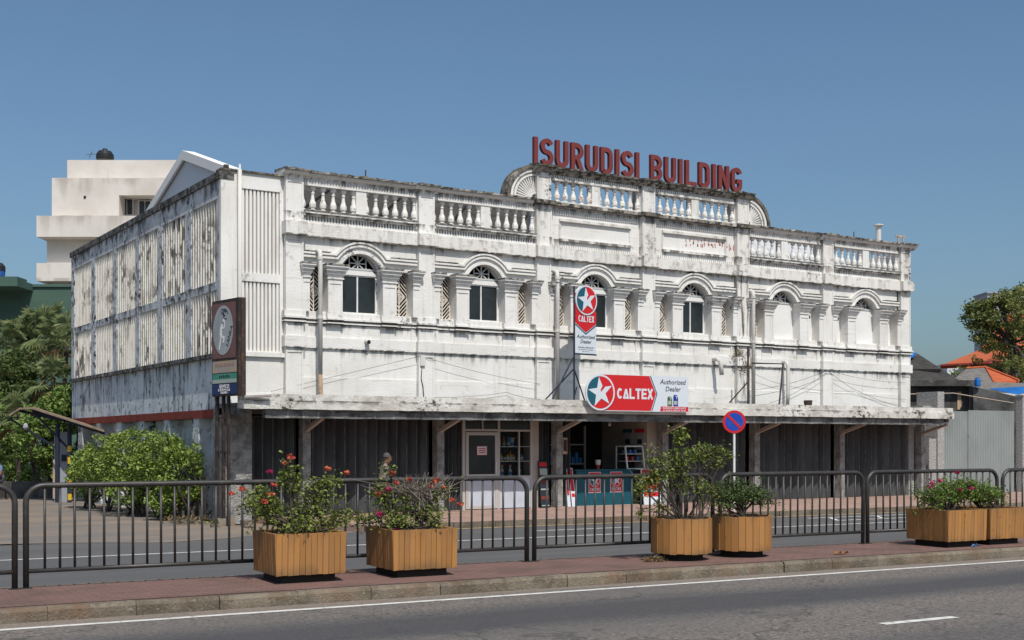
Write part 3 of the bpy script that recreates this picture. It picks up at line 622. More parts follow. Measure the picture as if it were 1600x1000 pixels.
for r0, r1, o in ((.572, .635, .045), (.635, .72, .02), (.72, .765, .075), (.765, .80, .05), (.80, .845, .10)):
    if r0 < .7: archs.ribbon(arc(0, ZC, (r0 + r1) / 2, 158, 22, 18), -(r1 - r0) / 2, (r1 - r0) / 2, -o, .01)
    else:
        rm = (r0 + r1) / 2; zz = 6.20 + (r0 - .72); a = math.degrees(math.asin((zz - ZC) / rm)); xe = rm * math.cos(R(a))
        archs.ribbon([(-1.50, zz)] + arc(0, ZC, rm, 180 - a, a, 16) + [(1.50, zz)], -(r1 - r0) / 2, (r1 - r0) / 2, -o, .01)
archm = archs.mesh('archivolt', 'white_trim')
dmm = MB().box(-.345, .345, -.11, 0, 6.318, 6.336).mesh('moulding_top', 'ledge_mould')
win_fr = MB()
for x0, x1, z0, z1 in ((-.50, -.475, 4.93, 5.86), (.475, .50, 4.93, 5.86), (-.475, .475, 4.93, 4.965), (-.475, .475, 5.83, 5.86), (-.018, .018, 4.965, 5.83)):
    win_fr.box(x0, x1, -.025, .02, z0, z1)
win_fm = win_fr.mesh('frame', 'alu'); pane_m = MB().box(-.228, .228, -.004, .004, 4.966, 5.829).mesh('pane', 'glass_dark')
plm = MB(); plm.prism([(-.49, 5.862), (.49, 5.862), (.47, 5.94), (.38, 5.99), (-.38, 5.99), (-.47, 5.94)], 'y', -.05, .12); plm = plm.mesh('pelmet', 'board_white')
jamb = MB().box(-.015, .015, -.02, .06, 4.92, 6.0).mesh('jamb', 'white_trim')
sub_n = 0
for i in range(6):
    xc = (PX[i] + PX[i + 1]) / 2
    inst('archivolt', archm, bld, (xc, YF, 0)); inst('moulding_top', dmm, bld, (xc - 1.145, YF, 0)); inst('moulding_top', dmm, bld, (xc + 1.145, YF, 0))
    inst('fanlight', fan, bld, (xc, fy(-.17), 0))
    if i < 4:
        w = inst('window', win_fm, bld, (xc, fy(-.20), 0))
        for s in (-1, 1): inst('pane', pane_m, w, (xc + s * .246, fy(-.20), 0))
        inst('pelmet', plm, w, (xc, fy(-.20), 0)); inst('jamb', jamb, w, (xc - .515, fy(-.20), 0)); inst('jamb', jamb, w, (xc + .515, fy(-.20), 0))
    else:
        b = MB(); fb(b, xc - .53, xc + .53, 4.92, 6.0, T, -.16); b.build('blocked_window', 'board_white', bld)
    for s in (-1, 1):
        x = xc + s * .715
        q = MB(); fb(q, x - .185, x + .185, 4.90, 5.69, 0, .13)
        fb(q, x - .184, x - .14, 4.90, 5.60, .13, .145); fb(q, x + .14, x + .184, 4.90, 5.60, .13, .145); fb(q, x - .184, x + .184, 5.58, 5.69, .13, .147)
        fb(q, x - .185, x + .185, 4.31, 4.62, 0, .03)
        o = q.build('window_pilaster', 'white_wall', bld); inst('capital', capA, o, (x, YF, 0)); inst('capital_top', dirtA, o, (x, YF, 0))
        x = xc + s * 1.44
        q = MB(); fb(q, x - .085, x + .085, 4.90, 5.69, 0, .13); fb(q, x - .085, x + .085, 5.58, 5.69, .13, .147); fb(q, x - .085, x + .085, 4.31, 4.62, 0, .03)
        o = q.build('half_pilaster', 'white_wall', bld); inst('capital', capB, o, (x - s * .0, YF, 0), None, (.8, 1, 1)); inst('capital_top', dirtB, o, (x, YF, 0), None, (.8, 1, 1))
        x = xc + s * 1.13
        if i < 4 or (i == 4 and s < 0): inst('lattice_screen', lat, bld, (x, fy(-.20), 0))
        else:
            b = MB(); fb(b, x - .23, x + .23, 4.92, 6.0, T, -.18); b = b.build('blocked_niche', 'board_white', bld)
            h = MB(); fb(h, x + .07, x + .15, 5.62, 5.70, -.18, -.17); h.build('vent_hole', 'void', b)
# balustrades: each panel a part, each baluster a sub-part
prof = [(.075, 0), (.075, .05), (.05, .055), (.045, .075), (.078, .10), (.082, .16), (.074, .20), (.05, .26), (.038, .34), (.034, .39), (.048, .40), (.048, .425), (.036, .43), (.04, .46), (.07, .50), (.075, .515), (.075, .56)]
def half(prof, zs): return [(r, z * zs) for r, z in prof]
bal_m = MB().lathe(half(prof, .585 / .56), 10); bal_m.sm = False; bal_w = bal_m.mesh('baluster', 'baluster_white')
bal_a = MB().lathe(half(prof, .54 / .56), 10).mesh('baluster', 'attic_baluster')
for i in range(6):
    at_ = i in (2, 3); z = 8.20 if at_ else 7.27; zt = 8.74 if at_ else 7.855
    xc = (PX[i] + PX[i + 1]) / 2
    for s in (-1, 1):
        xs = sorted((xc + s * .0, xc + s * .135)); mt = 'white_attic' if at_ else 'white_trim'
        pan = fb(MB(), xs[0], xs[1], z, zt, -.2, .05).build('balustrade_post', mt, bld); e = xc + s * 1.49; xs = sorted((e, e + s * .05)); fb(MB(), xs[0], xs[1], z, zt, -.18, .02).build('end_post', mt, pan)
        for k in range(6):
            x = xc + s * (.165 + k * .262)
            inst('baluster', bal_a if at_ else bal_w, pan, (x, fy(-.05), z))
# scrolls at the ends of the attic
def scroll(xo, s):
    z0 = 8.19; pts = lambda r, n=14: [(xo + s * p[0], z0 + p[1]) for p in arc(0, 0, r, 0, 90, n)]
    b = MB(); b.prism([(xo, z0)] + pts(.80), 'y', fy(-.02), fy(-.26)); sc = b.build('scroll', 'white_trim', bld)
    for r0, r1, o, mt, nm in ((.79, .89, .10, 'attic_mould', 'scroll_rim'), (.70, .785, .06, 'white_trim', 'scroll_band'), (.60, .65, .05, 'white_trim', 'scroll_band'), (.13, .19, .06, 'white_trim', 'scroll_hub')):
        q = MB(); q.ribbon(pts((r0 + r1) / 2), -(r1 - r0) / 2, (r1 - r0) / 2, fy(o), fy(-.27 if r0 > .75 else 0)); q.build(nm, mt, sc)
    q = MB()
    for k in range(11):
        a = R(6 + k * 7.8); ca, sa = math.cos(a), math.sin(a)
        q.ribbon([(xo + s * ca * .20, z0 + sa * .20), (xo + s * ca * .58, z0 + sa * .58)], -.012 - .0, .014, fy(.035), fy(-.02))
    q.build('shell_ribs', 'white_trim', sc)
scroll(PX[2] - .22, -1); scroll(PX[4] + .22, 1)

M('louvre_white', (.74, .72, .69), .9, [dict(c=(.50, .45, .40), s=2, v=(3, 3, .5), d=6, lo=.5, hi=.7, amt=.6)])
# corner bay with vertical louvres, and the side elevation
cw = MB()
fb(cw, XL - .004, 9.94, 2.5, 7.99, -.12, .005); fb(cw, 10.87, PX[0] - .22, 2.5, 7.99, -.3, -.02)
fb(cw, 9.94, 10.87, 7.63, 7.99, -.3, -.003); fb(cw, 9.94, 10.87, 5.52, 5.71, -.3, -.003); fb(cw, 9.94, 10.87, 2.5, 3.93, -.3, -.01)
cw.build('corner_wall', 'white_corner', bld)
q = MB(); fb(q, 9.90, PX[0] - .22, 3.80, 3.90, 0, .07); q.build('corner_ledge', 'white_corner', bld)
q = MB(); fb(q, XL - .02, PX[0] - .3, 7.99, 8.03, -.3, .05); fb(q, XL + .05, XL + .30, 8.03, 8.07, -.3, -.1); fb(q, XL + .12, XL + .22, 8.07, 8.15, -.2, -.1); q.build('corner_coping', 'attic_mould', bld)
for z0, z1 in ((3.93, 5.52), (5.71, 7.63)):
    p = MB(); fb(p, 9.94, 10.87, z0, z1, -.3, -.17); p = p.build('louvre_panel', 'white_trim', bld)
    f = MB().prism([(-.044, 0), (-.027, -.14), (.027, -.14), (.044, 0)], 'z', 0, z1 - z0).mesh('fin', 'louvre_white')
    for k in range(10): inst('fin', f, p, (9.99 + k * .0925, fy(-.17), z0))
sx = lambda mb, y0, y1, z0, z1, i0=0, i1=.26: mb.box(XL + i0, XL + i1, y0, y1, z0, z1)
COLS = [(27.5, 27.74), (29.66, 30.05), (32.0, 32.36), (34.12, 34.46), (36.44, 36.80), (38.94, 39.34), (41.6, 42.0)]
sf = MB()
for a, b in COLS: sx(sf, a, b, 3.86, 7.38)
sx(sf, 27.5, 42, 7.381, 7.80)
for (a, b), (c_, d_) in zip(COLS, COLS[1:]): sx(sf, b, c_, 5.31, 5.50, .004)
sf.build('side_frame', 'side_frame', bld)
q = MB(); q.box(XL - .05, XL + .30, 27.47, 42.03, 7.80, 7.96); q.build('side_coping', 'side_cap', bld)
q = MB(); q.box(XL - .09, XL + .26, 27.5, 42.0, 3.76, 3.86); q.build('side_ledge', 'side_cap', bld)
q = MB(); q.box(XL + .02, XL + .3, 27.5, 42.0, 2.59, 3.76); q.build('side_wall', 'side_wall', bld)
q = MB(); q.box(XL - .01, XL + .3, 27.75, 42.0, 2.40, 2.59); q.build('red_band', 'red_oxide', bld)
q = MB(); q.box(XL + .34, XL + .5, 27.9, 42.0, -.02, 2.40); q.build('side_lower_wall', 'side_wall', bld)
pm = MB().box(0, .36, 0, .5, -.02, 2.40).mesh('side_pier', 'side_frame')
for y in (29.15, 31.45, 33.75, 36.05, 38.35, 40.65): inst('side_pier', pm, bld, (XL + .02, y, 0))
for (a, b), (c_, d_) in zip(COLS, COLS[1:]):
    for z0, z1 in ((3.86, 5.31), (5.50, 7.381)):
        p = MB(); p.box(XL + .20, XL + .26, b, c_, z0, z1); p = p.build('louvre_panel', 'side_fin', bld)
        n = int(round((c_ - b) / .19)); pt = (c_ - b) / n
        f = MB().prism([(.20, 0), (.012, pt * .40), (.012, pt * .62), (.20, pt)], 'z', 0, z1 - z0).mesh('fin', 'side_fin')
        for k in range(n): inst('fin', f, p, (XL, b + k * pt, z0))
# shell: far walls, floors, roof
q = MB(); q.box(XR - .3, XR, YF - T, YB, 0, 7.9); q.box(XL + .3, XR, YB - .3, YB, 0, 7.9); q.box(XL + .26, XL + .5, YF + .3, YB, 2.5, 7.9); q.build('rear_wall', 'white_wall', bld)
q = MB(); q.box(XL + .5, XR - .3, YF + .30, YB - .3, 2.72, 2.9); q.box(XL + .5, XR - .3, YF + .34, YB - .3, 7.0, 7.12); q.box(XL + .5, XR - .3, YF + 1.6, YF + 1.7, 2.9, 7.0); q.build('floors_and_dark_backing', 'void', bld)  # floor, ceiling and an added backing plane, interior darkness put into their colour
for x0, x1, mt in ((11.0, 25.4, 'roof_dark'), (25.4, 31.8, 'roof_pale')):
    MB().prism([(28.5, 7.13), (31.0, 8.66), (40.5, 7.13)], 'x', x0, x1).build('roof', mt, bld)
for k in range(6): MB().obox((11.6 + k * 2.1, 28.7, 7.28), (13.6 + k * 2.1, 30.8, 8.56), .05, .05).build('roof_lap', 'void', bld)

# canopy
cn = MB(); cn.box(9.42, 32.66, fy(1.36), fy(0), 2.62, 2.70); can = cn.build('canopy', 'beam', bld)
def edge_wobble(name, x0, x1, y0, y1, z0, z1, mat, amp, n=120):
    """long cast strip whose arris is chipped and uneven"""
    m = MB(); vs = []; fs = []
    for k in range(n + 1):
        x = x0 + (x1 - x0) * k / n; j = lambda a: random.uniform(-a, a)
        vs += [(x, y0 + j(amp), z0 + j(amp)), (x, y0 + j(amp), z1 + j(amp)), (x, y1, z1 + j(amp)), (x, y1, z0)]
    for k in range(n):
        a = 4 * k; b = a + 4; fs += [(a, b, b + 1, a + 1), (a + 1, b + 1, b + 2, a + 2), (a + 2, b + 2, b + 3, a + 3), (a + 3, b + 3, b, a)]
    fs += [(0, 1, 2, 3), (4 * n, 4 * n + 3, 4 * n + 2, 4 * n + 1)]
    m.add(vs, fs); return m.build(name, mat, can)
edge_wobble('fascia', 9.36, 32.72, fy(1.45), fy(1.36), 2.565, 2.745, 'fascia', .006)
edge_wobble('fascia_upstand', 9.40, 32.70, fy(1.41), fy(1.25), 2.747, 2.90, 'fascia', .008)
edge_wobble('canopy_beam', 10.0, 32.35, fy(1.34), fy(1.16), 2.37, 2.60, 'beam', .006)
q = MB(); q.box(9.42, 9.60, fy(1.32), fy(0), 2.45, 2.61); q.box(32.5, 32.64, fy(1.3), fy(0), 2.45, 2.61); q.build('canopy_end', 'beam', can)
q = MB(); q.box(9.42, 10.04, fy(.40), fy(-.4), 0, 2.62); q.build('corner_column', 'rough_column', bld)
CC = [11.41, 14.95, 18.50, 22.05, 25.47, 28.97, 32.66]
for x in CC:
    q = MB(); q.box(x - .10, x + .10, fy(.30), fy(.05), .1, 2.62); o = q.build('column', 'rough_column', bld)
    q = MB(); q.obox((x, fy(.28), 2.12), (x, fy(1.22), 2.40), .09, .09); q.build('strut', 'cream_wall', o)
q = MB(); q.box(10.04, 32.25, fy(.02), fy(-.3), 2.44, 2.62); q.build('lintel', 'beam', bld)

# folding steel shutters: every leaf a sub-part
def shutter(x0, x1, pitch, depth=.12, label=None, z0=.13, z1=2.46):
    s = MB(); s.box(x0, x1, fy(-.10), fy(-.14), z0, z1); s.box(x0, x1, fy(.02), fy(-.1), z1 - .05, z1 + .02)
    s = s.build('shutter', 'shutter', bld)
    n = max(2, int(round((x1 - x0) / pitch))); p = (x1 - x0) / n
    lf = MB().prism([(0, 0), (p * .47, -depth), (p * .53, -depth), (p - .004, 0), (p - .004, .012), (0, .012)], 'z', z0, z1 - .06).mesh('shutter_leaf', 'shutter')
    ed = MB().box(p * .48, p * .52, -depth - .006, -depth - .001, z0, z1 - .07).mesh('leaf_edge', 'shutter_edge')
    m2 = MB()
    for k in range(n):
        inst('shutter_leaf', lf, s, (x0 + k * p, fy(-.09), 0))
        m2.box(x0 + k * p + p * .48, x0 + k * p + p * .52, fy(-.09) - depth - .006, fy(-.09) - depth - .001, z0, z1 - .07)
    m2.build('leaf_edges', 'shutter_edge', s)
    return s
shutter(10.05, 11.31, .25); shutter(11.52, 14.84, .275); shutter(15.06, 15.72, .11, .10)
shutter(18.02, 18.39, .09, .11); shutter(18.61, 19.08, .12, .11)
shutter(22.16, 25.36, .27); shutter(25.58, 28.86, .27); shutter(29.08, 32.25, .27)
q = MB(); q.box(32.25, 32.5, fy(.05), fy(-.3), 0, 2.62); q.box(32.78, 32.9, fy(.15), fy(-.3), 0, 2.62); q.box(32.95, 33.3, fy(.28), fy(-.2), 0, 1.95); q.build('end_pier', 'rough_pillar', bld)

# glazed shop front in the second bay
sf_ = MB()
for x0, x1, z0, z1 in ((15.72, 15.80, .12, 2.46), (16.77, 16.83, .12, 2.46), (17.76, 17.82, .12, 2.46), (15.80, 16.77, 2.11, 2.17), (16.83, 17.76, 2.11, 2.16), (16.83, 17.76, .92, .97), (17.40, 17.43, .97, 2.11), (16.3, 16.33, 2.17, 2.46)):
    sf_.box(x0, x1, fy(.04), fy(-.02), z0, z1)
shopf = sf_.build('shop_front', 'shop_frame', bld)
q = MB(); q.box(17.82, 18.02, fy(.03), fy(-.4), .12, 2.46); q.build('shop_jamb', 'cream_wall', bld)
q = MB(); q.box(16.83, 17.76, fy(.02), fy(0), .14, .92); q.build('lower_panel', 'shop_panel', shopf)
M('clear_glass', (.03, .035, .035), .08, spec=.5)
gm = MATS['clear_glass'].node_tree; tb = gm.nodes.new('ShaderNodeBsdfTransparent'); mxs = gm.nodes.new('ShaderNodeMixShader'); mxs.inputs[0].default_value = .10
tb.inputs[0].default_value = (.85, .88, .88, 1)
gm.links.new(tb.outputs[0], mxs.inputs[1]); gm.links.new(gm.nodes['Principled BSDF'].outputs[0], mxs.inputs[2]); gm.links.new(mxs.outputs[0], gm.nodes['Material Output'].inputs[0])
q = MB(); q.box(16.83, 17.40, fy(.008), fy(0), .97, 2.11); q.box(17.43, 17.76, fy(.008), fy(0), .97, 2.11); q.build('pane', 'clear_glass', shopf)
q = MB(); q.box(15.80, 16.30, fy(.0), fy(-.01), 2.17, 2.46); q.box(16.33, 16.77, fy(.0), fy(-.01), 2.17, 2.46); q.box(16.83, 17.76, fy(0), fy(-.01), 2.16, 2.46); q.build('transom_pane', 'glass_dark', shopf)
dr = MB()
for x0, x1, z0, z1 in ((15.81, 15.89, .14, 2.09), (16.67, 16.76, .14, 2.09), (15.89, 16.67, 2.01, 2.09), (15.89, 16.67, .92, 1.02), (15.89, 16.67, .14, .22)): dr.box(x0, x1, fy(.06), fy(.01), z0, z1)
door = dr.build('shop_door', 'shop_frame', bld)
q = MB(); q.box(15.89, 16.67, fy(.045), fy(.02), .22, .92); q.build('door_panel', 'shop_panel', door)
q = MB(); q.box(15.89, 16.67, fy(.035), fy(.03), 1.02, 2.01); q.build('door_pane', 'glass_dark', door)
q = MB(); q.tube([(16.70, fy(.07), 1.02), (16.66, fy(.13), 1.08), (16.66, fy(.13), 1.32), (16.70, fy(.07), 1.38)], .012, 6); q.build('door_handle', 'alu', door)
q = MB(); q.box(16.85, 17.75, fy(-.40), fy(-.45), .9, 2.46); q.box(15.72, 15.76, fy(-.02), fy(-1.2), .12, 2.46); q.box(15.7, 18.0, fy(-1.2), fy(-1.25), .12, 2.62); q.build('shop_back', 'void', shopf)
for z in (.97, 1.35, 1.73): q = MB(); q.box(16.83, 17.76, fy(-.01), fy(-.38), z - .02, z); q.build('shelf', 'alu', shopf)
# open shop in the third bay: room, cabinet of dark shelving, posters
q = MB(); q.box(21.62, 22.02, fy(.02), 29.6, .12, 2.62); q.build('shop_wall', 'cream_wall', bld)
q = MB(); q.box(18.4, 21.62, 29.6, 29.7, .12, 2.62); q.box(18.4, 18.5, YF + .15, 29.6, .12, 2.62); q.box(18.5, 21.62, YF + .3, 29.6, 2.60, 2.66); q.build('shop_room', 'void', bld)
q = MB(); q.box(18.4, 22.0, YF - .05, 29.7, .10, .128); q.build('shop_floor', 'cream_wall', bld)

# ------------------------------------------------------------------ small fittings on the building (parts)
def pipe(path, r, mat, name='downpipe'):
    m = MB().tube(path, r, 8); m.sm = True
    return m.build(name, mat, bld)
for i, x in ((0, PX[0] + .58), (2, PX[2] + .33), (4, PX[4] + .27)):
    y = fy(.27); zt = 6.30 if i != 4 else 6.22
    p = pipe([(x, fy(-.02), zt), (x, fy(.16), zt + .03), (x, fy(.25), zt - .02), (x, y, zt - .16), (x, y, 3.42 if i == 0 else 2.92)], .057, 'pvc')
    for zz in (zt - .2, 4.72): MB().lathe([(.070, 0), (.070, .07)], 8, (x, y, zz)).build('collar', 'pvc', p)
    if i == 0: MB().tube([(x, y, 3.42), (x + .01, y, 2.9)], .056, 8).build('rusty_end', 'pvc_rust', p)
pipe([(9.87, fy(.09), 8.02), (9.87, fy(.09), 5.0), (9.87, fy(.09), 3.2)], .05, 'pvc')
MB().lathe([(.03, 0), (.022, .13)], 6, (9.87, fy(.09), 8.02)).build('vent_spike', 'print_white', bld)
pipe([(24.0, fy(0), 4.20), (24.0, fy(.22), 4.22), (24.02, fy(.34), 4.12), (24.04, fy(.36), 3.75)], .065, 'pvc', 'outlet_pipe')
pipe([(26.72, fy(0), 4.22), (26.72, fy(.2), 4.22), (26.72, fy(.27), 4.10), (26.72, fy(.27), 3.3), (26.74, fy(.22), 2.92)], .055, 'pvc', 'outlet_pipe')
pipe([(13.05, fy(.0), 4.26), (13.05, fy(.18), 4.24)], .06, 'pvc', 'spout'); MB().lathe([(.048, 0), (.048, .004)], 8).build('spout_bore', 'void', bld, (13.05, fy(.184), 4.24), Matrix.Rotation(R(90), 4, 'X'))
for x in (13.1, 17.1, 26.1, 29.9): MB().tube([(x, fy(-.1), 8.1), (x, fy(-.1), 8.42)], .016, 5).build('parapet_rod', 'rust_steel', bld)
MB().tube([(31.35, fy(-.4), 8.0), (31.35, fy(-.4), 8.78)], .085, 8).build('roof_vent', 'pvc', bld); MB().lathe([(.10, 0), (.17, .03), (.17, .06), (.05, .09)], 10, (31.35, fy(-.4), 8.75)).build('vent_cap', 'pvc', bld)
q = MB(); q.obox((31.85, fy(-.05), 8.2), (31.85, fy(-.05), 8.45), .03, .03); q.obox((32.1, fy(-.05), 8.2), (32.1, fy(-.05), 8.45), .03, .03); q.obox((31.75, fy(-.05), 8.45), (32.2, fy(-.05), 8.45), .03, .05); q.build('aerial_bracket', 'pvc_rust', bld)
q = MB(); q.box(14.46, 14.60, fy(.16), fy(.02), 3.72, 3.98); q.build('junction_box', 'pvc', bld)
MB().tube([(14.53, fy(.10), 3.72), (14.50, fy(.12), 3.4), (14.55, fy(.12), 3.2), (14.57, fy(.13), 2.9)], .012, 5).build('cable_drop', 'sign_ink', bld)
MB().tube([(XR, 28.2, 5.75), (XR + .5, 28.2, 5.75)], .04, 6).build('stub_pipe', 'sign_ink', bld)
q = MB(); q.tube([(9.75, fy(1.25), 2.98), (10.35, fy(1.3), 3.02)], .06, 8); q.build('tube_lamp', 'pvc', bld, (-.3, -.25, -.14))
for px0, z0, z1 in ((24.55, 2.9, 4.55),): MB().tube([(px0, fy(.9), z0), (px0, fy(.9), z1)], .03, 6).build('steel_rod', 'rust_steel', bld)
fr = MB(); fr.tube([(25.75, fy(.9), 2.9), (25.9, fy(.9), 4.10), (24.7, fy(.9), 4.08)], .025, 6); fr.tube([(24.55, fy(.9), 3.55), (24.2, fy(.5), 2.95)], .02, 5); fr.build('steel_bracket', 'rust_steel', bld)
MB().lathe([(.11, 0), (.13, .14), (.11, .15)], 10, (26.6, fy(1.2), 2.9)).build('rusty_pot', 'rust_steel', bld)
# weeds rooted in the wall beside the third downpipe
def leaf_arrays(P, size, up=.5, aspect=.5, out=None):
    n = len(P); d = rng.normal(size=(n, 3)); 
    if out is not None: d += out * 1.2
    d[:, 2] *= .6; d /= np.linalg.norm(d, axis=1)[:, None] + 1e-9
    nrm = rng.normal(size=(n, 3)); nrm[:, 2] += up * 3; nrm -= d * (nrm * d).sum(1)[:, None]; nrm /= np.linalg.norm(nrm, axis=1)[:, None] + 1e-9
    s = np.cross(d, nrm); L = (size * rng.uniform(.65, 1.3, n))[:, None]; w = L * aspect * .5
    a = P - d * L * .5; t = P + d * L * .5 - nrm * L * .12; l = P + s * w + nrm * L * .10 - d * L * .06; r = P - s * w + nrm * L * .10 - d * L * .06
    v = np.stack([a, l, t, r], 1).reshape(-1, 3)
    idx = np.arange(n) * 4; f = np.concatenate([np.stack([idx, idx + 1, idx + 2], 1), np.stack([idx, idx + 2, idx + 3], 1)])
    return v, f
def leaves(name, mat, parent, P, size, up=.5, aspect=.5, out=None):
    v, f = leaf_arrays(np.asarray(P, float), size, up, aspect, out)
    me = bpy.data.meshes.new(name); me.vertices.add(len(v)); me.vertices.foreach_set('co', v.ravel())
    me.loops.add(len(f) * 3); me.loops.foreach_set('vertex_index', f.ravel().astype(np.int32)); me.polygons.add(len(f))
    me.polygons.foreach_set('loop_start', np.arange(len(f), dtype=np.int32) * 3); me.update(calc_edges=True); me.validate()
    me.materials.append(MATS[mat])
    return kind(inst(name, me, parent), 'stuff')
def blob(n, c, r, hollow=.45):
    d = rng.normal(size=(n, 3)); d /= np.linalg.norm(d, axis=1)[:, None]
    rad = (hollow + (1 - hollow) * rng.uniform(0, 1, n) ** .6)[:, None]
    return np.array(c) + d * rad * np.array(r)
wd = thing('wall_weed', 'dry weed growing from the wall beside the mouldy right downpipe', 'plant', (24.95, fy(.1), 4.4))
leaves('foliage', 'leaf_dry', wd, np.concatenate([blob(120, (24.85, fy(.15), 4.35), (.28, .1, .3), .1), blob(60, (25.1, fy(.2), 4.05), (.2, .1, .25), .1)]), .07)
q = MB()
for k in range(12): q.tube([(24.95, fy(.1), 4.2), (24.95 + random.uniform(-.3, .3), fy(.2), 4.2 + random.uniform(-.2, .4))], .006, 4)
q.build('stems', 'bark', wd)
# service cables slung across the wall above the canopy
def cable(pts, label, r=.009, sag=.0):
    P = []
    for (a, b) in zip(pts, pts[1:]):
        for k in range(8): t = k / 8; p = Vector(a).lerp(Vector(b), t); p.z -= sag * 4 * t * (1 - t); P.append(p)
    P.append(Vector(pts[-1])); c = MB().tube(P, r, 5)
    return tag(c.build('cable', 'sign_ink'), label, 'cable', 'service cables on the white facade')
cable([(10.6, fy(.10), 3.0), (14.5, fy(.14), 3.96)], 'thin cable rising from the left corner to the white junction box', .0045)
cable([(14.55, fy(.14), 3.94), (18.0, fy(.14), 3.35)], 'thin cable falling right from the white junction box', .0045, .06)
cable([(14.9, fy(.10), 2.95), (17.0, fy(.09), 3.12), (18.0, fy(.16), 2.95)], 'low thin cable looped above the glazed shop front', .0045, .04)
cable([(25.35, fy(.16), 3.35), (28.45, fy(.14), 4.02)], 'cable rising to the hook on the pilaster right of the downpipe', .0055, .10)
cable([(26.1, fy(.12), 2.98), (28.45, fy(.16), 3.96)], 'lower cable rising from the canopy to the hook on the pilaster', .0055, .10)
cable([(25.3, fy(.14), 3.9), (27.0, fy(.09), 3.5), (29.6, fy(.09), 3.42), (32.0, fy(.16), 3.2)], 'long cable sagging across the right hand end of the wall', .0045, .05)
cable([(28.55, fy(.15), 4.0), (29.8, fy(.08), 3.45), (31.7, fy(.1), 2.98)], 'cable falling from the pilaster hook to the right canopy end', .0055, .04)
cable([(28.6, fy(.15), 4.02), (32.0, fy(.15), 3.75)], 'upper cable running from the pilaster hook to the right corner', .0045, .10)

# ------------------------------------------------------------------ roof-top letters
sgn = thing('rooftop_sign', 'dark red capital letters reading ISURUDISI BUILDING on the attic', 'sign', (21.5, YF, 9.12))
lx = lambda px: (lambda u: 27.56 / (HEAD_C - HEAD_S * u) * (HEAD_S + HEAD_C * u))((px - 800) / FPX)
A_ = lambda z: 660 + z / 4.546; B_ = lambda z: 990 + z / 4.546
spans = [('I', A_(786), A_(816)), ('S', A_(836), A_(926)), ('U', A_(944), A_(1032)), ('R', A_(1052), A_(1141)), ('U', A_(1157), A_(1245)), ('D', A_(1262), A_(1346)), ('I', A_(1367), A_(1395)), ('S', A_(1411), A_(1495)), ('I', A_(1509), A_(1539)),
         ('B', B_(116), B_(200)), ('U', B_(217), B_(298)), ('I', B_(317), B_(345)), ('L', B_(364), B_(441)), ('D', B_(459), B_(537)), ('I', B_(554), B_(581)), ('N', B_(598), B_(673)), ('G', B_(690), B_(766))]
lcache = {}
for ch, a, b in spans:
    x0 = lx(a); w = .135 if ch == 'I' else .40
    if ch not in lcache:
        m = MB(); stroke_letter(m, ch, 0, 0, w, .72, .122, -.05, .05); lcache[ch] = m.mesh('letter', 'sign_letter')
    inst('letter', lcache[ch], sgn, (x0, fy(-.06), 9.118))
q = MB(); q.box(17.85, 25.1, fy(-.12), fy(-.15), 9.10, 9.15)
q.build('letter_rail', 'rust_steel', sgn)

# ------------------------------------------------------------------ shop signs
def emblem(parent, cx, cz, r, y, sx=1.0, frame='sign_white'):
    """round badge: white ring, teal and red halves, white star"""
    MB().disc(cx, cz, r, y, y + .03).build('badge_ring', frame, parent)
    MB().disc(cx, cz, r * .9, y - .004, y - .001).build('badge_red', 'signal_red', parent)
    pts = [(cx, cz)] + [(cx + r * .9 * math.cos(R(a)), cz + r * .9 * math.sin(R(a))) for a in range(96, 237, 7)]
    MB().prism(pts, 'y', y - .008, y - .005).build('badge_teal', 'sign_teal', parent)
    st = []
    for k in range(10):
        a = R(98 + 36 * k); rr = r * (.86 if k % 2 == 0 else .34); st.append((cx + rr * math.cos(a), cz + rr * math.sin(a)))
    m = MB(); c = (cx, cz)
    for k in range(10): m.prism([c, st[k], st[(k + 1) % 10]], 'y', y - .012, y - .009)
    m.build('badge_star', 'sign_white', parent)
    m = MB(); m.prism([(cx + r * .02, cz + r * .02), (cx + r * .30, cz + r * .30), (cx + r * .16, cz + r * .40), (cx + r * .0, cz + r * .16)], 'y', y - .015, y - .0125); m.build('badge_notch', 'signal_red', parent)
def caltex(parent, x, z, h, y, adv=None, w=None, t=None, mat='sign_white'):
    m = MB(); w = w or h * .72; adv = adv or h * .86
    word(m, 'CALTEX', x, z, h, adv, w, t or h * .23, y - .004, y - .0005); return m.build('lettering', mat, parent)
def text(parent, txt, size, x, y, z, mat, shear=0, bold=0, name='lettering', rot=None, align='CENTER', sc=None):
    return inst(name, text_mesh(name, txt, size, mat, shear, bold, align, .0015), parent, (x, y, z), rot, sc)
YS = fy(1.57)
hs = thing('fascia_sign', 'wide red and white lubricant dealer sign with round star badge on the canopy edge', 'sign', (20.1, YS, 2.62))
q = MB(); q.box(18.95, 21.80, YS, YS + .06, 2.635, 3.575); q.build('board', 'sign_white', hs)
q = MB(); q.prism([(18.96, 2.655), (20.52, 2.655), (20.69, 3.10), (20.47, 3.565), (18.96, 3.565)], 'y', YS - .004, YS - .001); q.build('red_field', 'signal_red', hs)
q = MB(); q.ribbon([(20.555, 2.65), (20.725, 3.10), (20.505, 3.57)], -.014, .014, YS - .004, YS - .001); q.build('chevron', 'sign_teal', hs)
emblem(hs, 18.87, 3.105, .46, YS - .03)
caltex(hs, 19.42, 2.955, .275, YS - .004, .198, .175, .056)
text(hs, 'Authorized', .225, 21.26, YS - .003, 3.42, 'sign_ink', .18, .001, sc=(.84, 1, .8)); text(hs, 'Dealer', .225, 21.26, YS - .003, 3.235, 'sign_ink', .18, .001, sc=(.84, 1, .8))
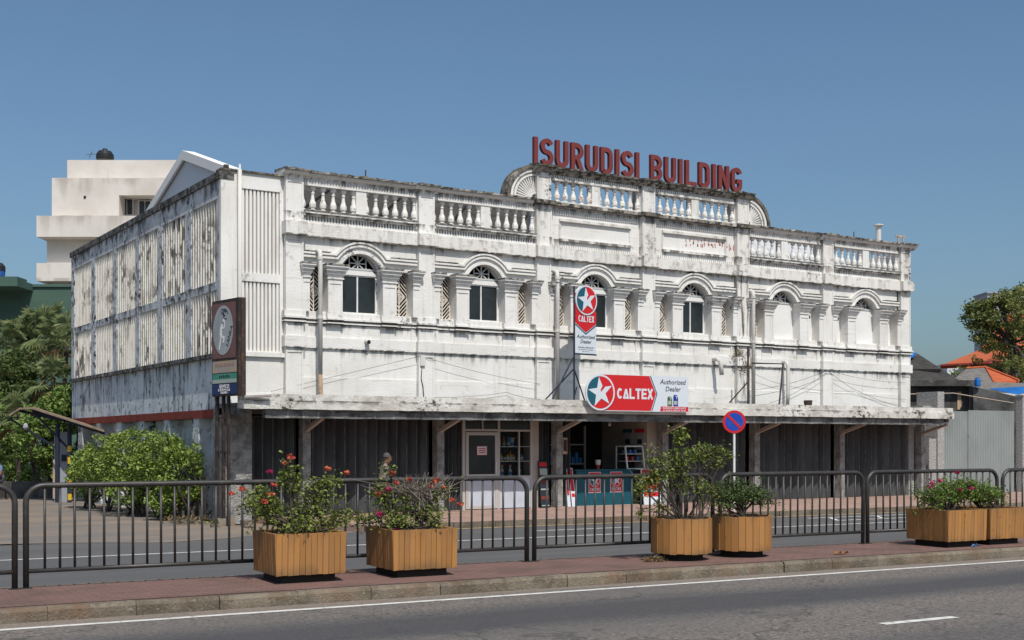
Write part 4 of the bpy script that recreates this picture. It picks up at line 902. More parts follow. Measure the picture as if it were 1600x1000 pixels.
for x, mt in ((21.08, 'can_green'), (21.28, 'can_blue')):
    q = MB(); h_ = .30 if mt == 'can_blue' else .25
    q.prism([(x, 2.79), (x + .16, 2.79), (x + .16, 2.79 + h_ * .72), (x + .12, 2.79 + h_), (x + .02, 2.79 + h_), (x, 2.79 + h_ * .85)], 'y', YS - .004, YS - .001); q.build('printed_can', mt, hs)
    q = MB(); q.ribbon([(x + .10, 2.79 + h_ * .62), (x + .115, 2.79 + h_ * .86), (x + .06, 2.79 + h_ * .88)], -.008, .008, YS - .008, YS - .005); q.build('printed_handle', 'sign_white', hs)
    q = MB(); q.box(x + .02, x + .13, YS - .008, YS - .005, 2.83, 2.93); q.build('printed_label', 'board_pale', hs)
q = MB(); q.prism([(20.83, 2.65), (21.79, 2.65), (21.79, 2.775), (20.86, 2.775)], 'y', YS - .004, YS - .001); q.build('name_strip', 'signal_red', hs)
text(hs, 'ISURUDISI LUBRICANTS', .075, 21.31, YS - .006, 2.73, 'sign_white', 0, .001)
for k in range(9): MB().box(20.93 + k * .088, 20.93 + k * .088 + (.05, .07, .06)[k % 3], YS - .0065, YS - .0045, 2.664, 2.682).build('fine_print', 'sign_white', hs)
q = MB()
for x in (19.2, 20.3, 21.5): q.obox((x, YS + .06, 2.8), (x, fy(1.36), 2.76), .03, .03)
q.build('fixings', 'rust_steel', hs)

vs = thing('pole_sign', 'tall narrow red and white dealer sign with star badge on a blue pole', 'sign', (18.37, 26.35, 2.9), R(9))
VM = Matrix.Translation((18.37, 26.35, 0)) @ Matrix.Rotation(R(9), 4, 'Z')
class Loc:                                                       # build in the sign's own frame
    pass
def vbuild(mb, name, mat): return inst(name, mb.mesh(name, mat), vs, (18.37, 26.35, 0), Matrix.Rotation(R(9), 4, 'Z'))
vbuild(MB().box(.02, .77, -.02, .02, 4.12, 4.95), 'board', 'sign_white')
vbuild(MB().prism([(.02, 4.90), (.395, 4.66), (.77, 4.90), (.77, 5.20), (.60, 5.40), (.02, 5.66)], 'y', -.026, .024), 'red_field', 'signal_red')
vbuild(MB().ribbon([(.02, 4.86), (.395, 4.62), (.77, 4.86)], -.016, .016, -.024, -.0205), 'chevron', 'sign_teal')
def vemblem():
    n0 = set(W); e = bpy.data.objects.new('badge', None); link(e, vs, Matrix.Translation((18.37, 26.35, 0)) @ Matrix.Rotation(R(9), 4, 'Z'))
    return e
be = MB(); cx, cz, r = .395, 5.49, .385
vbuild(MB().disc(cx, cz, r, -.05, .05), 'badge_ring', 'sign_white'); vbuild(MB().disc(cx, cz, r * .9, -.055, -.052), 'badge_red', 'signal_red')
vbuild(MB().prism([(cx, cz)] + [(cx + r * .9 * math.cos(R(a)), cz + r * .9 * math.sin(R(a))) for a in range(96, 237, 7)], 'y', -.060, -.057), 'badge_teal', 'sign_teal')
m = MB(); st = [(cx + r * (.86 if k % 2 == 0 else .34) * math.cos(R(98 + 36 * k)), cz + r * (.86 if k % 2 == 0 else .34) * math.sin(R(98 + 36 * k))) for k in range(10)]
for k in range(10): m.prism([(cx, cz), st[k], st[(k + 1) % 10]], 'y', -.065, -.062)
vbuild(m, 'badge_star', 'sign_white')
vbuild(MB().prism([(cx + r * .02, cz + r * .02), (cx + r * .30, cz + r * .30), (cx + r * .16, cz + r * .40), (cx, cz + r * .16)], 'y', -.069, -.066), 'badge_notch', 'signal_red')
m = MB(); word(m, 'CALTEX', .13, 4.93, .165, .095, .082, .027, -.031, -.0275); vbuild(m, 'lettering', 'sign_white')
def vtext(t, size, z, mat='sign_ink', shear=0):
    inst('lettering', text_mesh('lettering', t, size, mat, shear, .0015 if size > .1 else 0, 'CENTER', .0015), vs, VM @ Vector((.395, -.0225, z)), Matrix.Rotation(R(9), 4, 'Z'), (.86, 1, .8))
vtext('Authorized', .165, 4.545, shear=.18); vtext('Dealer', .165, 4.42, shear=.18); vtext('ISURUDISI LUBRICANTS', .062, 4.27); [vbuild(MB().box(.14 + k * .09, .14 + k * .09 + (.05, .075, .06)[k % 3], -.0225, -.0205, 4.207, 4.222), 'fine_print', 'sign_ink') for k in range(6)]; [vbuild(MB().box(.27 + k * .09, .33 + k * .09, -.0225, -.0205, 4.163, 4.175), 'fine_print', 'sign_ink') for k in range(3)]
pole = MB(); pole.tube([(0, 0, 2.88), (0, 0, 5.82)], .024, 8); pole.tube([(0, 0, 4.10), (.80, 0, 4.10)], .02, 6)
vbuild(pole, 'pole', 'steel_navy')
q = MB()
for a, b in (((18.37, 26.35, 4.05), (17.70, 26.35, 2.92)), ((18.37, 26.35, 3.72), (17.72, 26.7, 2.92)), ((18.37, 26.35, 3.70), (18.95, 26.7, 2.92)), ((18.37, 26.35, 2.98), (18.62, 26.6, 3.25))): q.tube([a, b], .021, 6)
q.build('struts', 'steel_navy', vs)

# illuminated-box board at the left corner, turned towards the side yard
bm_loc, bm_rot = Vector((9.25, 25.75, 0)), math.atan2(.988, -.156)
# local frame: u runs from the near end to the far end of the board, its printed face looks to the left (+v)
ux, vx = Vector((-.156, .988, 0)), Vector((-.988, -.156, 0))
lk = thing('box_sign', 'brown box sign with pale oval and dancing figure at the left corner of the building', 'sign', bm_loc)
BR = Matrix.Rotation(math.atan2(-.988, .156), 4, 'Z')             # local x = -u (near end at x=0, far end at x=-1.2), local -y faces the yard
def lb(mb, name, mat): return inst(name, mb.mesh(name, mat), lk, bm_loc, BR)
lb(MB().box(-1.2, .0, 0, .17, 2.84, 4.93), 'box', 'board_frame')
lb(MB().box(-1.16, -.14, -.008, -.001, 3.66, 4.86), 'face_panel', 'board_brown')
def oval(cx, cz, a, b, y0, y1): return MB().prism([(cx + a * math.cos(2 * math.pi * k / 32), cz + b * math.sin(2 * math.pi * k / 32)) for k in range(32)], 'y', y0, y1)
lb(oval(-.68, 4.27, .44, .54, -.013, -.009), 'oval', 'board_oval')
lb(MB().box(-1.16, -.10, -.008, -.001, 3.345, 3.60), 'name_panel', 'board_tan'); lb(MB().box(-1.16, -.10, -.008, -.001, 3.12, 3.325), 'name_panel', 'board_green'); lb(MB().box(-1.16, -.10, -.008, -.001, 2.88, 3.10), 'name_panel', 'board_navy')
lb(MB().box(-1.16, -.10, -.012, -.009, 3.12, 3.20), 'pale_strip', 'board_pale')
fg = MB(); F = lambda pts, w: fg.ribbon([(-.72 + a, 4.27 + b) for a, b in pts], -w / 2, w / 2, -.017 - .0005 * len(fg.v) / 50, -.0135)
F([(-.02, .04), (.0, .13)], .075); F([(-.03, .06), (-.05, -.08), (-.02, -.17)], .085); F([(-.02, .03), (.10, .05), (.14, .17)], .03); F([(-.04, .02), (-.08, -.06)], .03)
F([(-.02, -.14), (.10, -.16), (.06, -.27)], .05); F([(-.04, -.15), (-.09, -.30), (-.12, -.42)], .045); F([(.05, .22), (.12, .18)], .06)
lb(fg, 'dancing_figure', 'print_white')
sp = MB()
for r_, dx, dz in ((.075, .12, .38), (.045, .13, .36), (.10, .17, .33), (.05, .02, .41)): sp.ribbon([(-.72 + dx + a, 4.27 + dz + b) for a, b in arc(0, 0, r_, 0, 300, 14)], -.008, .008, -.0165 - r_ * .02, -.0135)
lb(sp, 'flourish', 'sign_ink')
def ltext(t, size, x, z, mat, rot=0, y=-.0145):
    inst('lettering', text_mesh('lettering', t, size, mat, 0, .002, 'CENTER', .001), lk, bm_loc + BR @ Vector((x, y, z)), BR @ Matrix.Rotation(R(-rot), 4, 'Y'))
ltext('LANKA', .15, -.38, 4.13, 'sign_ink', 62)
ltext('SERVICES', .11, -.62, 3.045, 'print_white'); ltext('& SON Pvt Ltd.', .085, -.62, 2.97, 'print_white'); ltext('COLOMBO -', .06, -.62, 2.91, 'print_white')
[lb(MB().box(-.86 + k * .085, -.86 + k * .085 + .05, -.0115, -.0085, 3.235, 3.295 - .012 * (k % 2)), 'worn_print', 'sign_ink') for k in range(6)]; [lb(MB().box(-1.02 + k * .095, -1.02 + k * .095 + .06, -.0115, -.0085, 3.485, 3.555 - .012 * (k % 2)), 'worn_print', 'print_faded') for k in range(9)]
q = MB(); q.box(.001, .03, .05, .12, 2.84, 4.93); lb(q, 'edge_batten', 'rust_steel')
for u_ in (-1.12, -.62, -.84):
    q = MB(); q.box(u_ - .035, u_ + .035, .05 + .03 * (u_ + 1.2), .12, -.02, 2.84); lb(q, 'post', 'board_frame')
q = MB(); q.box(-1.1, -.64, .07, .10, 2.35, 2.39); q.box(-1.1, -.64, .07, .10, 1.6, 1.64); lb(q, 'cross_bar', 'board_frame')

# ------------------------------------------------------------------ goods and boards in the shop fronts
nt_ = thing('door_notice', 'small white notice with red border on the glazed shop door', 'notice', (16.27, fy(.04), 1.6))
MB().box(16.13, 16.44, fy(.045), fy(.036), 1.50, 1.74).build('card', 'signal_red', nt_); MB().box(16.145, 16.425, fy(.049), fy(.0455), 1.515, 1.725).build('sheet', 'sign_white', nt_)
for z in (1.57, 1.62, 1.67): MB().box(16.19, 16.39, fy(.052), fy(.0495), z - .012, z + .012).build('print_line', 'signal_red', nt_)
BOT = {'tall': [(.03, 0), (.032, .16), (.012, .20), (.012, .25)], 'squat': [(.045, 0), (.045, .12), (.02, .15), (.02, .17)], 'spray': [(.045, 0), (.045, .14), (.018, .19), (.018, .23), (.03, .235), (.03, .26)], 'tin': [(.055, 0), (.055, .2)]}
def bottle(x, z, shape, mat, cap, label, y=None):
    y = y if y is not None else fy(-.18)
    b = thing('oil_bottle', label, 'bottle', (x, y, z), 0, 'bottles in the shop window')
    m = MB().lathe(BOT[shape], 10, (x, y, z)); m.sm = False; m.build('body', mat, b)
    h = BOT[shape][-1][1]; r = BOT[shape][-1][0]; MB().lathe([(r * 1.2, 0), (r * 1.2, .03)], 8, (x, y, z + h)).build('cap', cap, b)
    MB().lathe([(BOT[shape][0][0] * 1.06, 0), (BOT[shape][0][0] * 1.08, .07)], 10, (x, y, z + .03), False).build('label_band', 'bottle_white' if mat != 'bottle_white' else 'bottle_blue', b)
bottle(16.95, 1.73, 'tall', 'bottle_yellow', 'bottle_yellow', 'yellow bottle at left on the top shelf of the shop window')
bottle(17.08, 1.73, 'tall', 'bottle_orange', 'bottle_black', 'orange bottle second on the top shelf of the shop window')
bottle(17.22, 1.73, 'tin', 'bottle_blue', 'bottle_blue', 'blue tin third on the top shelf of the shop window')
bottle(17.33, 1.73, 'tin', 'bottle_white', 'bottle_orange', 'pale tin at right on the top shelf of the shop window')
for k, (x, mt, lb_) in enumerate(((16.9, 'bottle_white', 'white bottle at left on the middle shop window shelf'), (17.0, 'bottle_yellow', 'yellow bottle near the left of the middle shop window shelf'), (17.10, 'bottle_black', 'black bottle on the middle shop window shelf'), (17.19, 'bottle_yellow', 'first of the neighbouring yellow bottles on the middle shelf'), (17.28, 'bottle_yellow', 'second of the neighbouring yellow bottles on the middle shelf'), (17.36, 'bottle_orange', 'orange bottle beside the glazing bar on the middle shelf'), (17.52, 'bottle_black', 'black bottle right of the glazing bar on the middle shelf'), (17.62, 'bottle_blue', 'blue bottle right of the glazing bar on the middle shelf'))):
    bottle(x, 1.35, 'squat' if k % 2 else 'tall', mt, 'bottle_black', lb_)
for x, lb_ in ((17.02, 'white spray bottle with red head at left of the lowest shelf'), (17.27, 'white spray bottle with red head beside the glazing bar'), (17.55, 'white spray bottle with red head right of the glazing bar')):
    bottle(x, .97, 'spray', 'bottle_white', 'bottle_red', lb_)
# teal counter with two posters
ct = thing('shop_counter', 'teal painted shop counter behind the railing', 'counter', (20.2, fy(-.3), .12))
MB().box(19.25, 21.16, fy(.0), fy(-.5), .13, 1.06).build('front', 'teal_counter', ct); MB().box(19.20, 21.2, fy(.04), fy(-.55), 1.06, 1.10).build('counter_top', 'teal_counter', ct)
MB().box(20.19, 20.21, fy(.006), fy(.001), .13, 1.06).build('joint', 'sign_teal', ct)
for x, l in ((19.84, 'left hand red star badge poster on the teal counter'), (20.56, 'right hand red star badge poster on the teal counter')):
    p = thing('poster', l, 'poster', (x, fy(.01), .55), 0, 'posters on the counter')
    MB().box(x - .20, x + .20, fy(.012), fy(.004), .47, 1.03).build('sheet', 'sign_white', p); MB().box(x - .185, x + .185, fy(.016), fy(.0125), .485, 1.015).build('red_field', 'signal_red', p)
    emblem(p, x, .80, .17, fy(.022)); caltex(p, x - .155, .525, .075, fy(.017), .053, .046, .015)
cup = thing('counter_cup', 'red and white cup standing on the teal counter', 'cup', (20.1, fy(-.2), 1.10))
MB().lathe([(.045, 0), (.055, .12)], 10, (20.1, fy(-.2), 1.10)).build('body', 'bottle_red', cup); MB().lathe([(.07, .12), (.08, .25), (.03, .26)], 10, (20.1, fy(-.2), 1.10)).build('lid', 'bottle_white', cup)
cb = thing('display_cabinet', 'glass display cabinet with pale frame on the right of the counter', 'cabinet', (21.3, fy(-.2), 1.1))
q = MB()
for a, b in (((20.95, fy(.0), 1.10), (20.95, fy(-.1), 1.72)), ((21.55, fy(.0), 1.10), (21.55, fy(-.1), 1.72)), ((20.95, fy(-.1), 1.72), (21.55, fy(-.1), 1.72)), ((20.95, fy(.0), 1.10), (21.55, fy(.0), 1.10)), ((20.95, fy(-.1), 1.72), (20.95, fy(-.5), 1.72)), ((20.95, fy(-.5), 1.10), (20.95, fy(-.5), 1.72))): q.obox(a, b, .035, .035)
q.build('frame', 'alu', cb); MB().box(20.96, 21.54, fy(-.45), fy(-.5), 1.1, 1.72).build('back', 'void', cb)
MB().box(21.2, 21.6, fy(.0), fy(-.5), .13, 1.08).build('stand', 'void', cb)
for z in (1.3, 1.5): MB().box(20.97, 21.53, fy(-.1), fy(-.45), z, z + .015).build('shelf', 'alu', cb)
for k in range(6):
    MB().box(21.0 + k * .09, 21.06 + k * .09, fy(-.2), fy(-.3), 1.315 if k % 2 else 1.515, 1.43 if k % 2 else 1.62).build('boxed_part', random.choice(['bottle_white', 'bottle_red', 'bottle_blue']), cb)
rk = thing('shelf_rack', 'dark shelf rack with pale uprights at the back of the open shop', 'rack', (19.9, 29.4, .12))
q = MB()
for x in (18.9, 20.0, 20.75): q.box(x, x + .05, 29.25, 29.3, .13, 2.3)
for z in (1.2, 1.75): q.box(18.9, 20.8, 29.26, 29.55, z, z + .03)
q.build('frame', 'shop_frame', rk)
for k in range(14): MB().box(18.98 + k * .125, 19.07 + k * .125, 29.3, 29.45, 1.23, 1.23 + random.uniform(.15, .35)).build('stock_box', random.choice(['bottle_black', 'trousers', 'bottle_blue']), rk)
for y, mt, l in ((28.35, 'sign_teal', 'far poster with dark header on the cream shop wall'), (27.80, 'signal_red', 'near poster with red header on the cream shop wall')):
    p = thing('wall_poster', l, 'poster', (21.6, y, 1.7)); MB().box(21.605, 21.617, y - .22, y + .22, 1.55, 2.2).build('sheet', 'board_oval', p)
    MB().box(21.601, 21.604, y - .22, y + .22, 2.1, 2.2).build('header', mt, p); MB().box(21.601, 21.604, y - .1, y + .1, 1.78, 1.92).build('picture', 'sign_ink', p); MB().box(21.601, 21.604, y - .18, y + .18, 1.57, 1.62).build('footer', 'sign_ink', p)
lp = thing('light_bulb', 'bare bulb hanging under the canopy by the open shop', 'lamp', (19.9, fy(.6), 2.35))
MB().tube([(19.9, fy(.6), 2.62), (19.9, fy(.6), 2.42)], .01, 5).build('flex', 'sign_ink', lp); MB().lathe([(.02, .12), (.022, .08), (.045, .03), (.045, 0), (.02, -.04)], 10, (19.9, fy(.6), 2.30)).build('bulb', 'lamp_glass', lp)
bx = thing('meter_box', 'rusty brown box fixed beside the pillar left of the open shop', 'box', (18.72, fy(.2), 1.6)); MB().box(18.66, 18.80, fy(.22), fy(.08), 1.52, 1.95).build('case', 'pvc_rust', bx); MB().box(18.68, 18.78, fy(.232), fy(.221), 1.60, 1.90).build('lid', 'rust_steel', bx)
def leaning_board(name, label, x0, x1, y, z1, cols, lean=.12, cat='board'):
    t = thing(name, label, cat, ((x0 + x1) / 2, y, .12)); rot = Matrix.Rotation(R(-math.degrees(math.atan(lean))), 4, 'X')
    H = z1 - .12
    for k, (a, b, mt) in enumerate(cols):
        inst('panel' if k else 'board', MB().box(x0 - (x0 + x1) / 2 + (.0 if k == 0 else .02), x1 - (x0 + x1) / 2 - (.0 if k == 0 else .02), -.02 - .004 * (k > 0), .01 if k == 0 else -.021, a * H, b * H).mesh('panel', mt), t, ((x0 + x1) / 2, y, .12), rot)
    return t
leaning_board('standee', 'narrow dark and red advertising board leaning beside the shop window', 17.97, 18.24, fy(.22), 1.35, [(0, 1, 'sign_ink'), (.88, .97, 'signal_red'), (.70, .84, 'board_pale'), (.53, .58, 'red_oxide'), (.38, .41, 'board_pale'), (.18, .25, 'red_oxide'), (.04, .06, 'board_pale')])
leaning_board('leaning_board', 'narrow red and white board leaning at the left end of the counter', 19.02, 19.16, fy(.12), 1.16, [(0, 1, 'sign_white'), (.4, .98, 'signal_red'), (.25, .34, 'signal_red')], .2)
leaning_board('leaning_board', 'thin red board behind the white one left of the counter', 18.90, 19.0, fy(.08), 1.14, [(0, 1, 'sign_white'), (.3, .9, 'signal_red')], .16)
leaning_board('pavement_board', 'red and white pavement board standing right of the counter behind the tall shrub', 21.25, 21.85, fy(.35), 1.12, [(0, 1, 'sign_white'), (.22, .97, 'signal_red'), (.35, .45, 'sign_white'), (.6, .7, 'bottle_yellow')], .16)

# ------------------------------------------------------------------ no-parking sign
NPL = Vector((21.14, 23.4, .12)); NR = Matrix.Rotation(R(-38), 4, 'Z')
np_ = thing('no_parking_sign', 'round blue no parking sign with red border and slash on a pale post', 'road sign', NPL)
def nb(mb, n, mt): return inst(n, mb.mesh(n, mt), np_, NPL, NR)
nb(MB().tube([(0, .035, 0), (0, .035, 2.48)], .03, 8), 'post', 'alu')
nb(MB().disc(0, 2.22, .285, -.005, .005, 40), 'plate', 'signal_red'); nb(MB().disc(0, 2.22, .222, -.010, -.006, 40), 'blue_field', 'sign_blue')
nb(MB().ribbon([(-.165, 2.385), (.165, 2.055)], -.03, .03, -.015, -.011), 'slash', 'signal_red')

# ------------------------------------------------------------------ pedestrian railings on the median
def railing_panel(L=3.19, H=1.19):
    t = thing('railing_panel', 'x', 'railing', (0, 0, 0), 0, 'steel railing panels along the median')
    r = .2; pts = [(0, 0, 0)] + [(r - r * math.cos(a), 0, H - r + r * math.sin(a)) for a in [math.pi / 2 * k / 7 for k in range(8)]] + [(L - r + r * math.sin(a), 0, H - r + r * math.cos(a)) for a in [math.pi / 2 * k / 7 for k in range(8)]] + [(L, 0, 0)]
    m = MB().tube(pts, .034, 10); m.sm = True; m.build('frame', 'railing', t)
    m = MB().tube([(.02, 0, .20), (L - .02, 0, .20)], .026, 8); m.sm = True; m.build('bottom_rail', 'railing', t)
    b = MB().tube([(0, 0, .20), (0, 0, H - .01)], (.0150), 8); b.sm = True; bmsh = b.mesh('baluster', 'railing')
    n = 18
    for k in range(n): inst('baluster', bmsh, t, (.12 + (L - .24) * (k + .5) / n, 0, 0), Matrix.Rotation(R(random.uniform(-.5, .5)), 4, 'Y'))
    f = MB(); f.box(-.06, .06, -.05, .05, 0, .012); f.box(L - .06, L + .06, -.05, .05, 0, .012); f.build('foot_plates', 'railing', t)
    return t
proto = railing_panel()
RL = [(-1.22, 'railing panel cut off by the left edge of the picture'), (2.13, 'leftmost complete railing panel in front of the hedge and yard'), (5.52, 'railing panel behind the two left square planters'), (8.92, 'railing panel in front of the teal counter, left of the round planters'), (12.22, 'railing panel right of the round planters under the no parking sign'), (15.34, 'railing panel running behind the right hand square planters'), (18.62, 'railing panel cut off by the right edge of the picture')]
for k, (s, l) in enumerate(RL):
    mw = Matrix.Translation(rd(s, 15.40 + random.uniform(-.015, .015), .15)) @ ROADROT @ Matrix.Rotation(R(random.uniform(-1.1, 1.1)), 4, 'X')
    nxt = RL[k + 1][0] if k < len(RL) - 1 else s + 3.3
    o = copy_tree(proto, mw @ Matrix.Diagonal(((nxt - s - .125) / 3.19, 1, 1, 1))); o['label'] = l
def drop(o):
    for ch in [k for k in list(W) if k.parent == o]: drop(ch)
    W.pop(o); bpy.data.objects.remove(o)
drop(proto)

# ------------------------------------------------------------------ planters and their shrubs
def square_planter(loc, label, rz=-3, side=.88, h=.50):
    t = thing('planter', label, 'planter', loc, R(rz), 'ochre plank planters on the median')
    M0 = W[t]; rb, rt = side / 2 - .018, side / 2; n = 12; w = side / n
    def pb(mb, n_, mt): return inst(n_, mb.mesh(n_, mt), t, M0.to_translation(), Matrix.Rotation(R(rz), 4, 'Z'))
    pb(MB().box(-.34, .34, -.34, .34, 0, .10), 'plinth', 'plinth')
    c = MB(); z0, z1 = .10, .10 + h
    c.add([(x * r, y * r, z) for z, r in ((z0 + .01, rb - .03), (z1 - .03, rt - .03)) for x, y in ((-1, -1), (1, -1), (1, 1), (-1, 1))], [(0, 3, 2, 1), (4, 5, 6, 7), (0, 1, 5, 4), (1, 2, 6, 5), (2, 3, 7, 6), (3, 0, 4, 7)])
    pb(c, 'core', 'planter_core')
    pb(MB().box(-rt + .06, rt - .06, -rt + .06, rt - .06, z1 - .06, z1 - .02), 'soil', 'soil')
    g = .005
    def plank(j):
        x0, x1 = -w / 2 + g / 2, w / 2 - g / 2; y = lambda z: -(rb + (rt - rb) * (z - z0) / h); a, b = z0 + j * .4, z1 + j * .3
        return MB().add([(x, y(z) + k, z) for z in (a, b) for k in (-.012 + j * .3, .02) for x in (x0, x1)], [(0, 2, 3, 1), (4, 5, 7, 6), (0, 1, 5, 4), (2, 6, 7, 3), (0, 4, 6, 2), (1, 3, 7, 5)]).mesh('plank', 'plank_paint')
    ms = [plank(j) for j in (0, .006, -.005)]
    for side_ in range(4):
        for k in range(n):
            f = ((k + .5) / n - .5) * (side - .0)
            inst('plank', ms[(k * 7 + side_ * 3) % 3], t, M0 @ (Matrix.Rotation(R(90 * side_), 4, 'Z') @ Vector((f, 0, 0))), Matrix.Rotation(R(rz + 90 * side_), 4, 'Z'))
    cap = MB(); e = rt + .004
    for a, b in (((-e, -e), (e, -e)), ((e, -e), (e, e)), ((e, e), (-e, e)), ((-e, e), (-e, -e))):
        cap.obox((a[0] * .955, a[1] * .955, z1 - .012), (b[0] * .955, b[1] * .955, z1 - .012), .05, .018)
    pb(cap, 'rim', 'plank_paint')
    return t
def round_planter(loc, label, r=.435, h=.50):
    t = thing('planter', label, 'planter', loc, 0, 'ochre plank planters on the median'); L = Vector(loc); n = 26
    def pb(mb, n_, mt): return inst(n_, mb.mesh(n_, mt), t, L)
    pb(MB().lathe([(.31, 0), (.31, .10)], 8), 'plinth', 'plinth'); pb(MB().lathe([(r - .035, .11), (r - .035, .10 + h - .03)], 26), 'core', 'planter_core')
    pb(MB().lathe([(r - .06, .1 + h - .05), (r - .06, .1 + h - .02)], 20), 'soil', 'soil')
    w = 2 * math.pi * r / n
    ms = []
    for j in (0, .012, -.010): ms.append(MB().prism([(-w / 2 + .003, -r + .03), (-w / 2 + .003, -r + j * .4), (w / 2 - .003, -r + j * .4), (w / 2 - .003, -r + .03)], 'z', .10 + j * .5, .10 + h + j * .4).mesh('plank', 'plank_paint'))
    for k in range(n): inst('plank', ms[(k * 5) % 3], t, L, Matrix.Rotation(2 * math.pi * k / n, 4, 'Z'))
    return t
PL = [square_planter((5.98, 14.50, .15), 'leftmost square ochre plank planter, its front corner chipped'),
      square_planter((7.46, 14.36, .15), 'second square ochre planter from the left, beside the railing gap'),
      round_planter((11.72, 14.10, .15), 'round ochre planter holding the tallest shrub'),
      round_planter((12.83, 14.04, .15), 'smaller looking round ochre planter with the low dark bush'),
      square_planter((16.95, 13.66, .15), 'square ochre planter with pink flowers near the right edge'),
      square_planter((17.99, 13.66, .15), 'ochre planter cut off by the right edge of the picture')]
def shrub(label, base, blobs, leafmat_, size, nst=9, flowers=(), twigs=0, stemr=.016, extra=None, cat='shrub', fl_n=26):
    """blobs: (dx,dy,dz,rx,ry,rz,count) relative to the soil"""
    b = Vector(base); t = thing('bougainvillea', label, cat, base, 0, 'shrubs in the planters')
    st = MB(); P = []; tips = []
    tot = sum(x[6] for x in blobs)
    for dx, dy, dz, rx, ry, rz_, n in blobs:
        c = b + Vector((dx, dy, dz)); k_ = max(2, int(round(nst * n / tot * 1.6)))
        root = b + Vector((dx * .25 + random.uniform(-.12, .12), dy * .2 + random.uniform(-.12, .12), -.02))
        for k in range(k_):
            mid = root.lerp(c, .55) + Vector((random.uniform(-.08, .08), random.uniform(-.08, .08), random.uniform(-.05, .08)))
            end = c + Vector((random.gauss(0, rx * .5), random.gauss(0, ry * .5), random.gauss(0, rz_ * .45)))
            path = [root + Vector((random.uniform(-.05, .05), random.uniform(-.05, .05), 0)), mid, end]; path = [path[0], path[0].lerp(path[1], .5) + Vector((random.uniform(-.03, .03), random.uniform(-.03, .03), 0)), path[1], path[1].lerp(path[2], .5) + Vector((random.uniform(-.03, .03), 0, random.uniform(-.03, .03))), path[2]]
            st.tube(path, [stemr, stemr * .9, stemr * .7, stemr * .5, stemr * .25], 5, False)
            for j in range(5):
                a = path[3].lerp(path[4], random.random()); e = c + Vector((random.gauss(0, rx * .62), random.gauss(0, ry * .62), random.gauss(0, rz_ * .6)))
                st.tube([a, a.lerp(e, .5) + Vector((0, 0, .03)), e], [stemr * .4, stemr * .3, stemr * .15], 4, False); tips.append((a, e))
        # leaves crowd along the twigs as well as in the mass
        m = int(n * .55); P.append(blob(m, c, (rx, ry, rz_), .25))
        tw = tips[-5 * k_:]; q = []
        for _ in range(n - m):
            a, e = random.choice(tw); p = a.lerp(e, random.uniform(.25, 1.08)); q.append((p.x + random.gauss(0, .035), p.y + random.gauss(0, .035), p.z + random.gauss(0, .035)))
        P.append(np.array(q))
    kind(st.build('stems', 'bark', t), 'stuff')
    if twigs:
        tw = MB()
        for k in range(twigs):
            dx, dy, dz, rx, ry, rz_, n = random.choice(extra or blobs); c = b + Vector((dx, dy, dz))
            a = c + Vector((random.gauss(0, rx * .4), random.gauss(0, ry * .4), random.uniform(-.8, 0) * rz_)); e = c + Vector((random.gauss(0, rx * .7), random.gauss(0, ry * .6), random.uniform(.3, 1.2) * rz_))
            tw.tube([a, a.lerp(e, .5) + Vector((random.uniform(-.04, .04), 0, .02)), e], [.007, .005, .0025], 4, False)
        kind(tw.build('bare_twigs', 'twig_grey', t), 'stuff')
    P.append(np.concatenate(P)[::2] + rng.normal(size=(len(np.concatenate(P)[::2]), 3)) * .045)
    leaves('foliage', leafmat_, t, np.concatenate(P), size, .5, .58)
    for dx, dy, dz, r_, mt in flowers:
        leaves('flower_cluster', mt, t, blob(fl_n, b + Vector((dx, dy, dz)), (r_ * .8, r_ * .8, r_ * .6), .2), .04, .3, .8)
    return t
S0 = .73
shrub('leafy bougainvillea with orange red blooms in the leftmost planter', (5.98, 14.50, S0),
      [(-.50, 0, .38, .26, .22, .20, 420), (-.12, 0, .66, .16, .16, .20, 250), (-.30, .05, .20, .24, .22, .16, 260), (.22, 0, .42, .32, .22, .26, 430), (.62, 0, .16, .26, .16, .12, 200), (.42, .05, .62, .20, .16, .09, 150), (0, 0, .18, .32, .26, .16, 200), (-.1, -.38, .10, .3, .14, .10, 190), (.2, -.36, .16, .2, .12, .10, 90)], 'leaf_boug', .050, 14,
      [(-.14, -.08, .93, .07, 'flower_red'), (-.20, -.05, .86, .05, 'flower_red'), (.36, -.06, .78, .05, 'flower_red'), (.62, -.05, .73, .05, 'flower_red'), (-.74, -.05, .56, .06, 'flower_red'), (-.86, -.02, .50, .05, 'flower_red'), (-.42, -.15, .48, .06, 'flower_red'), (-.50, -.16, .40, .06, 'flower_red'), (-.38, -.12, .60, .04, 'flower_red'), (-.42, -.1, .76, .04, 'flower_pink')])
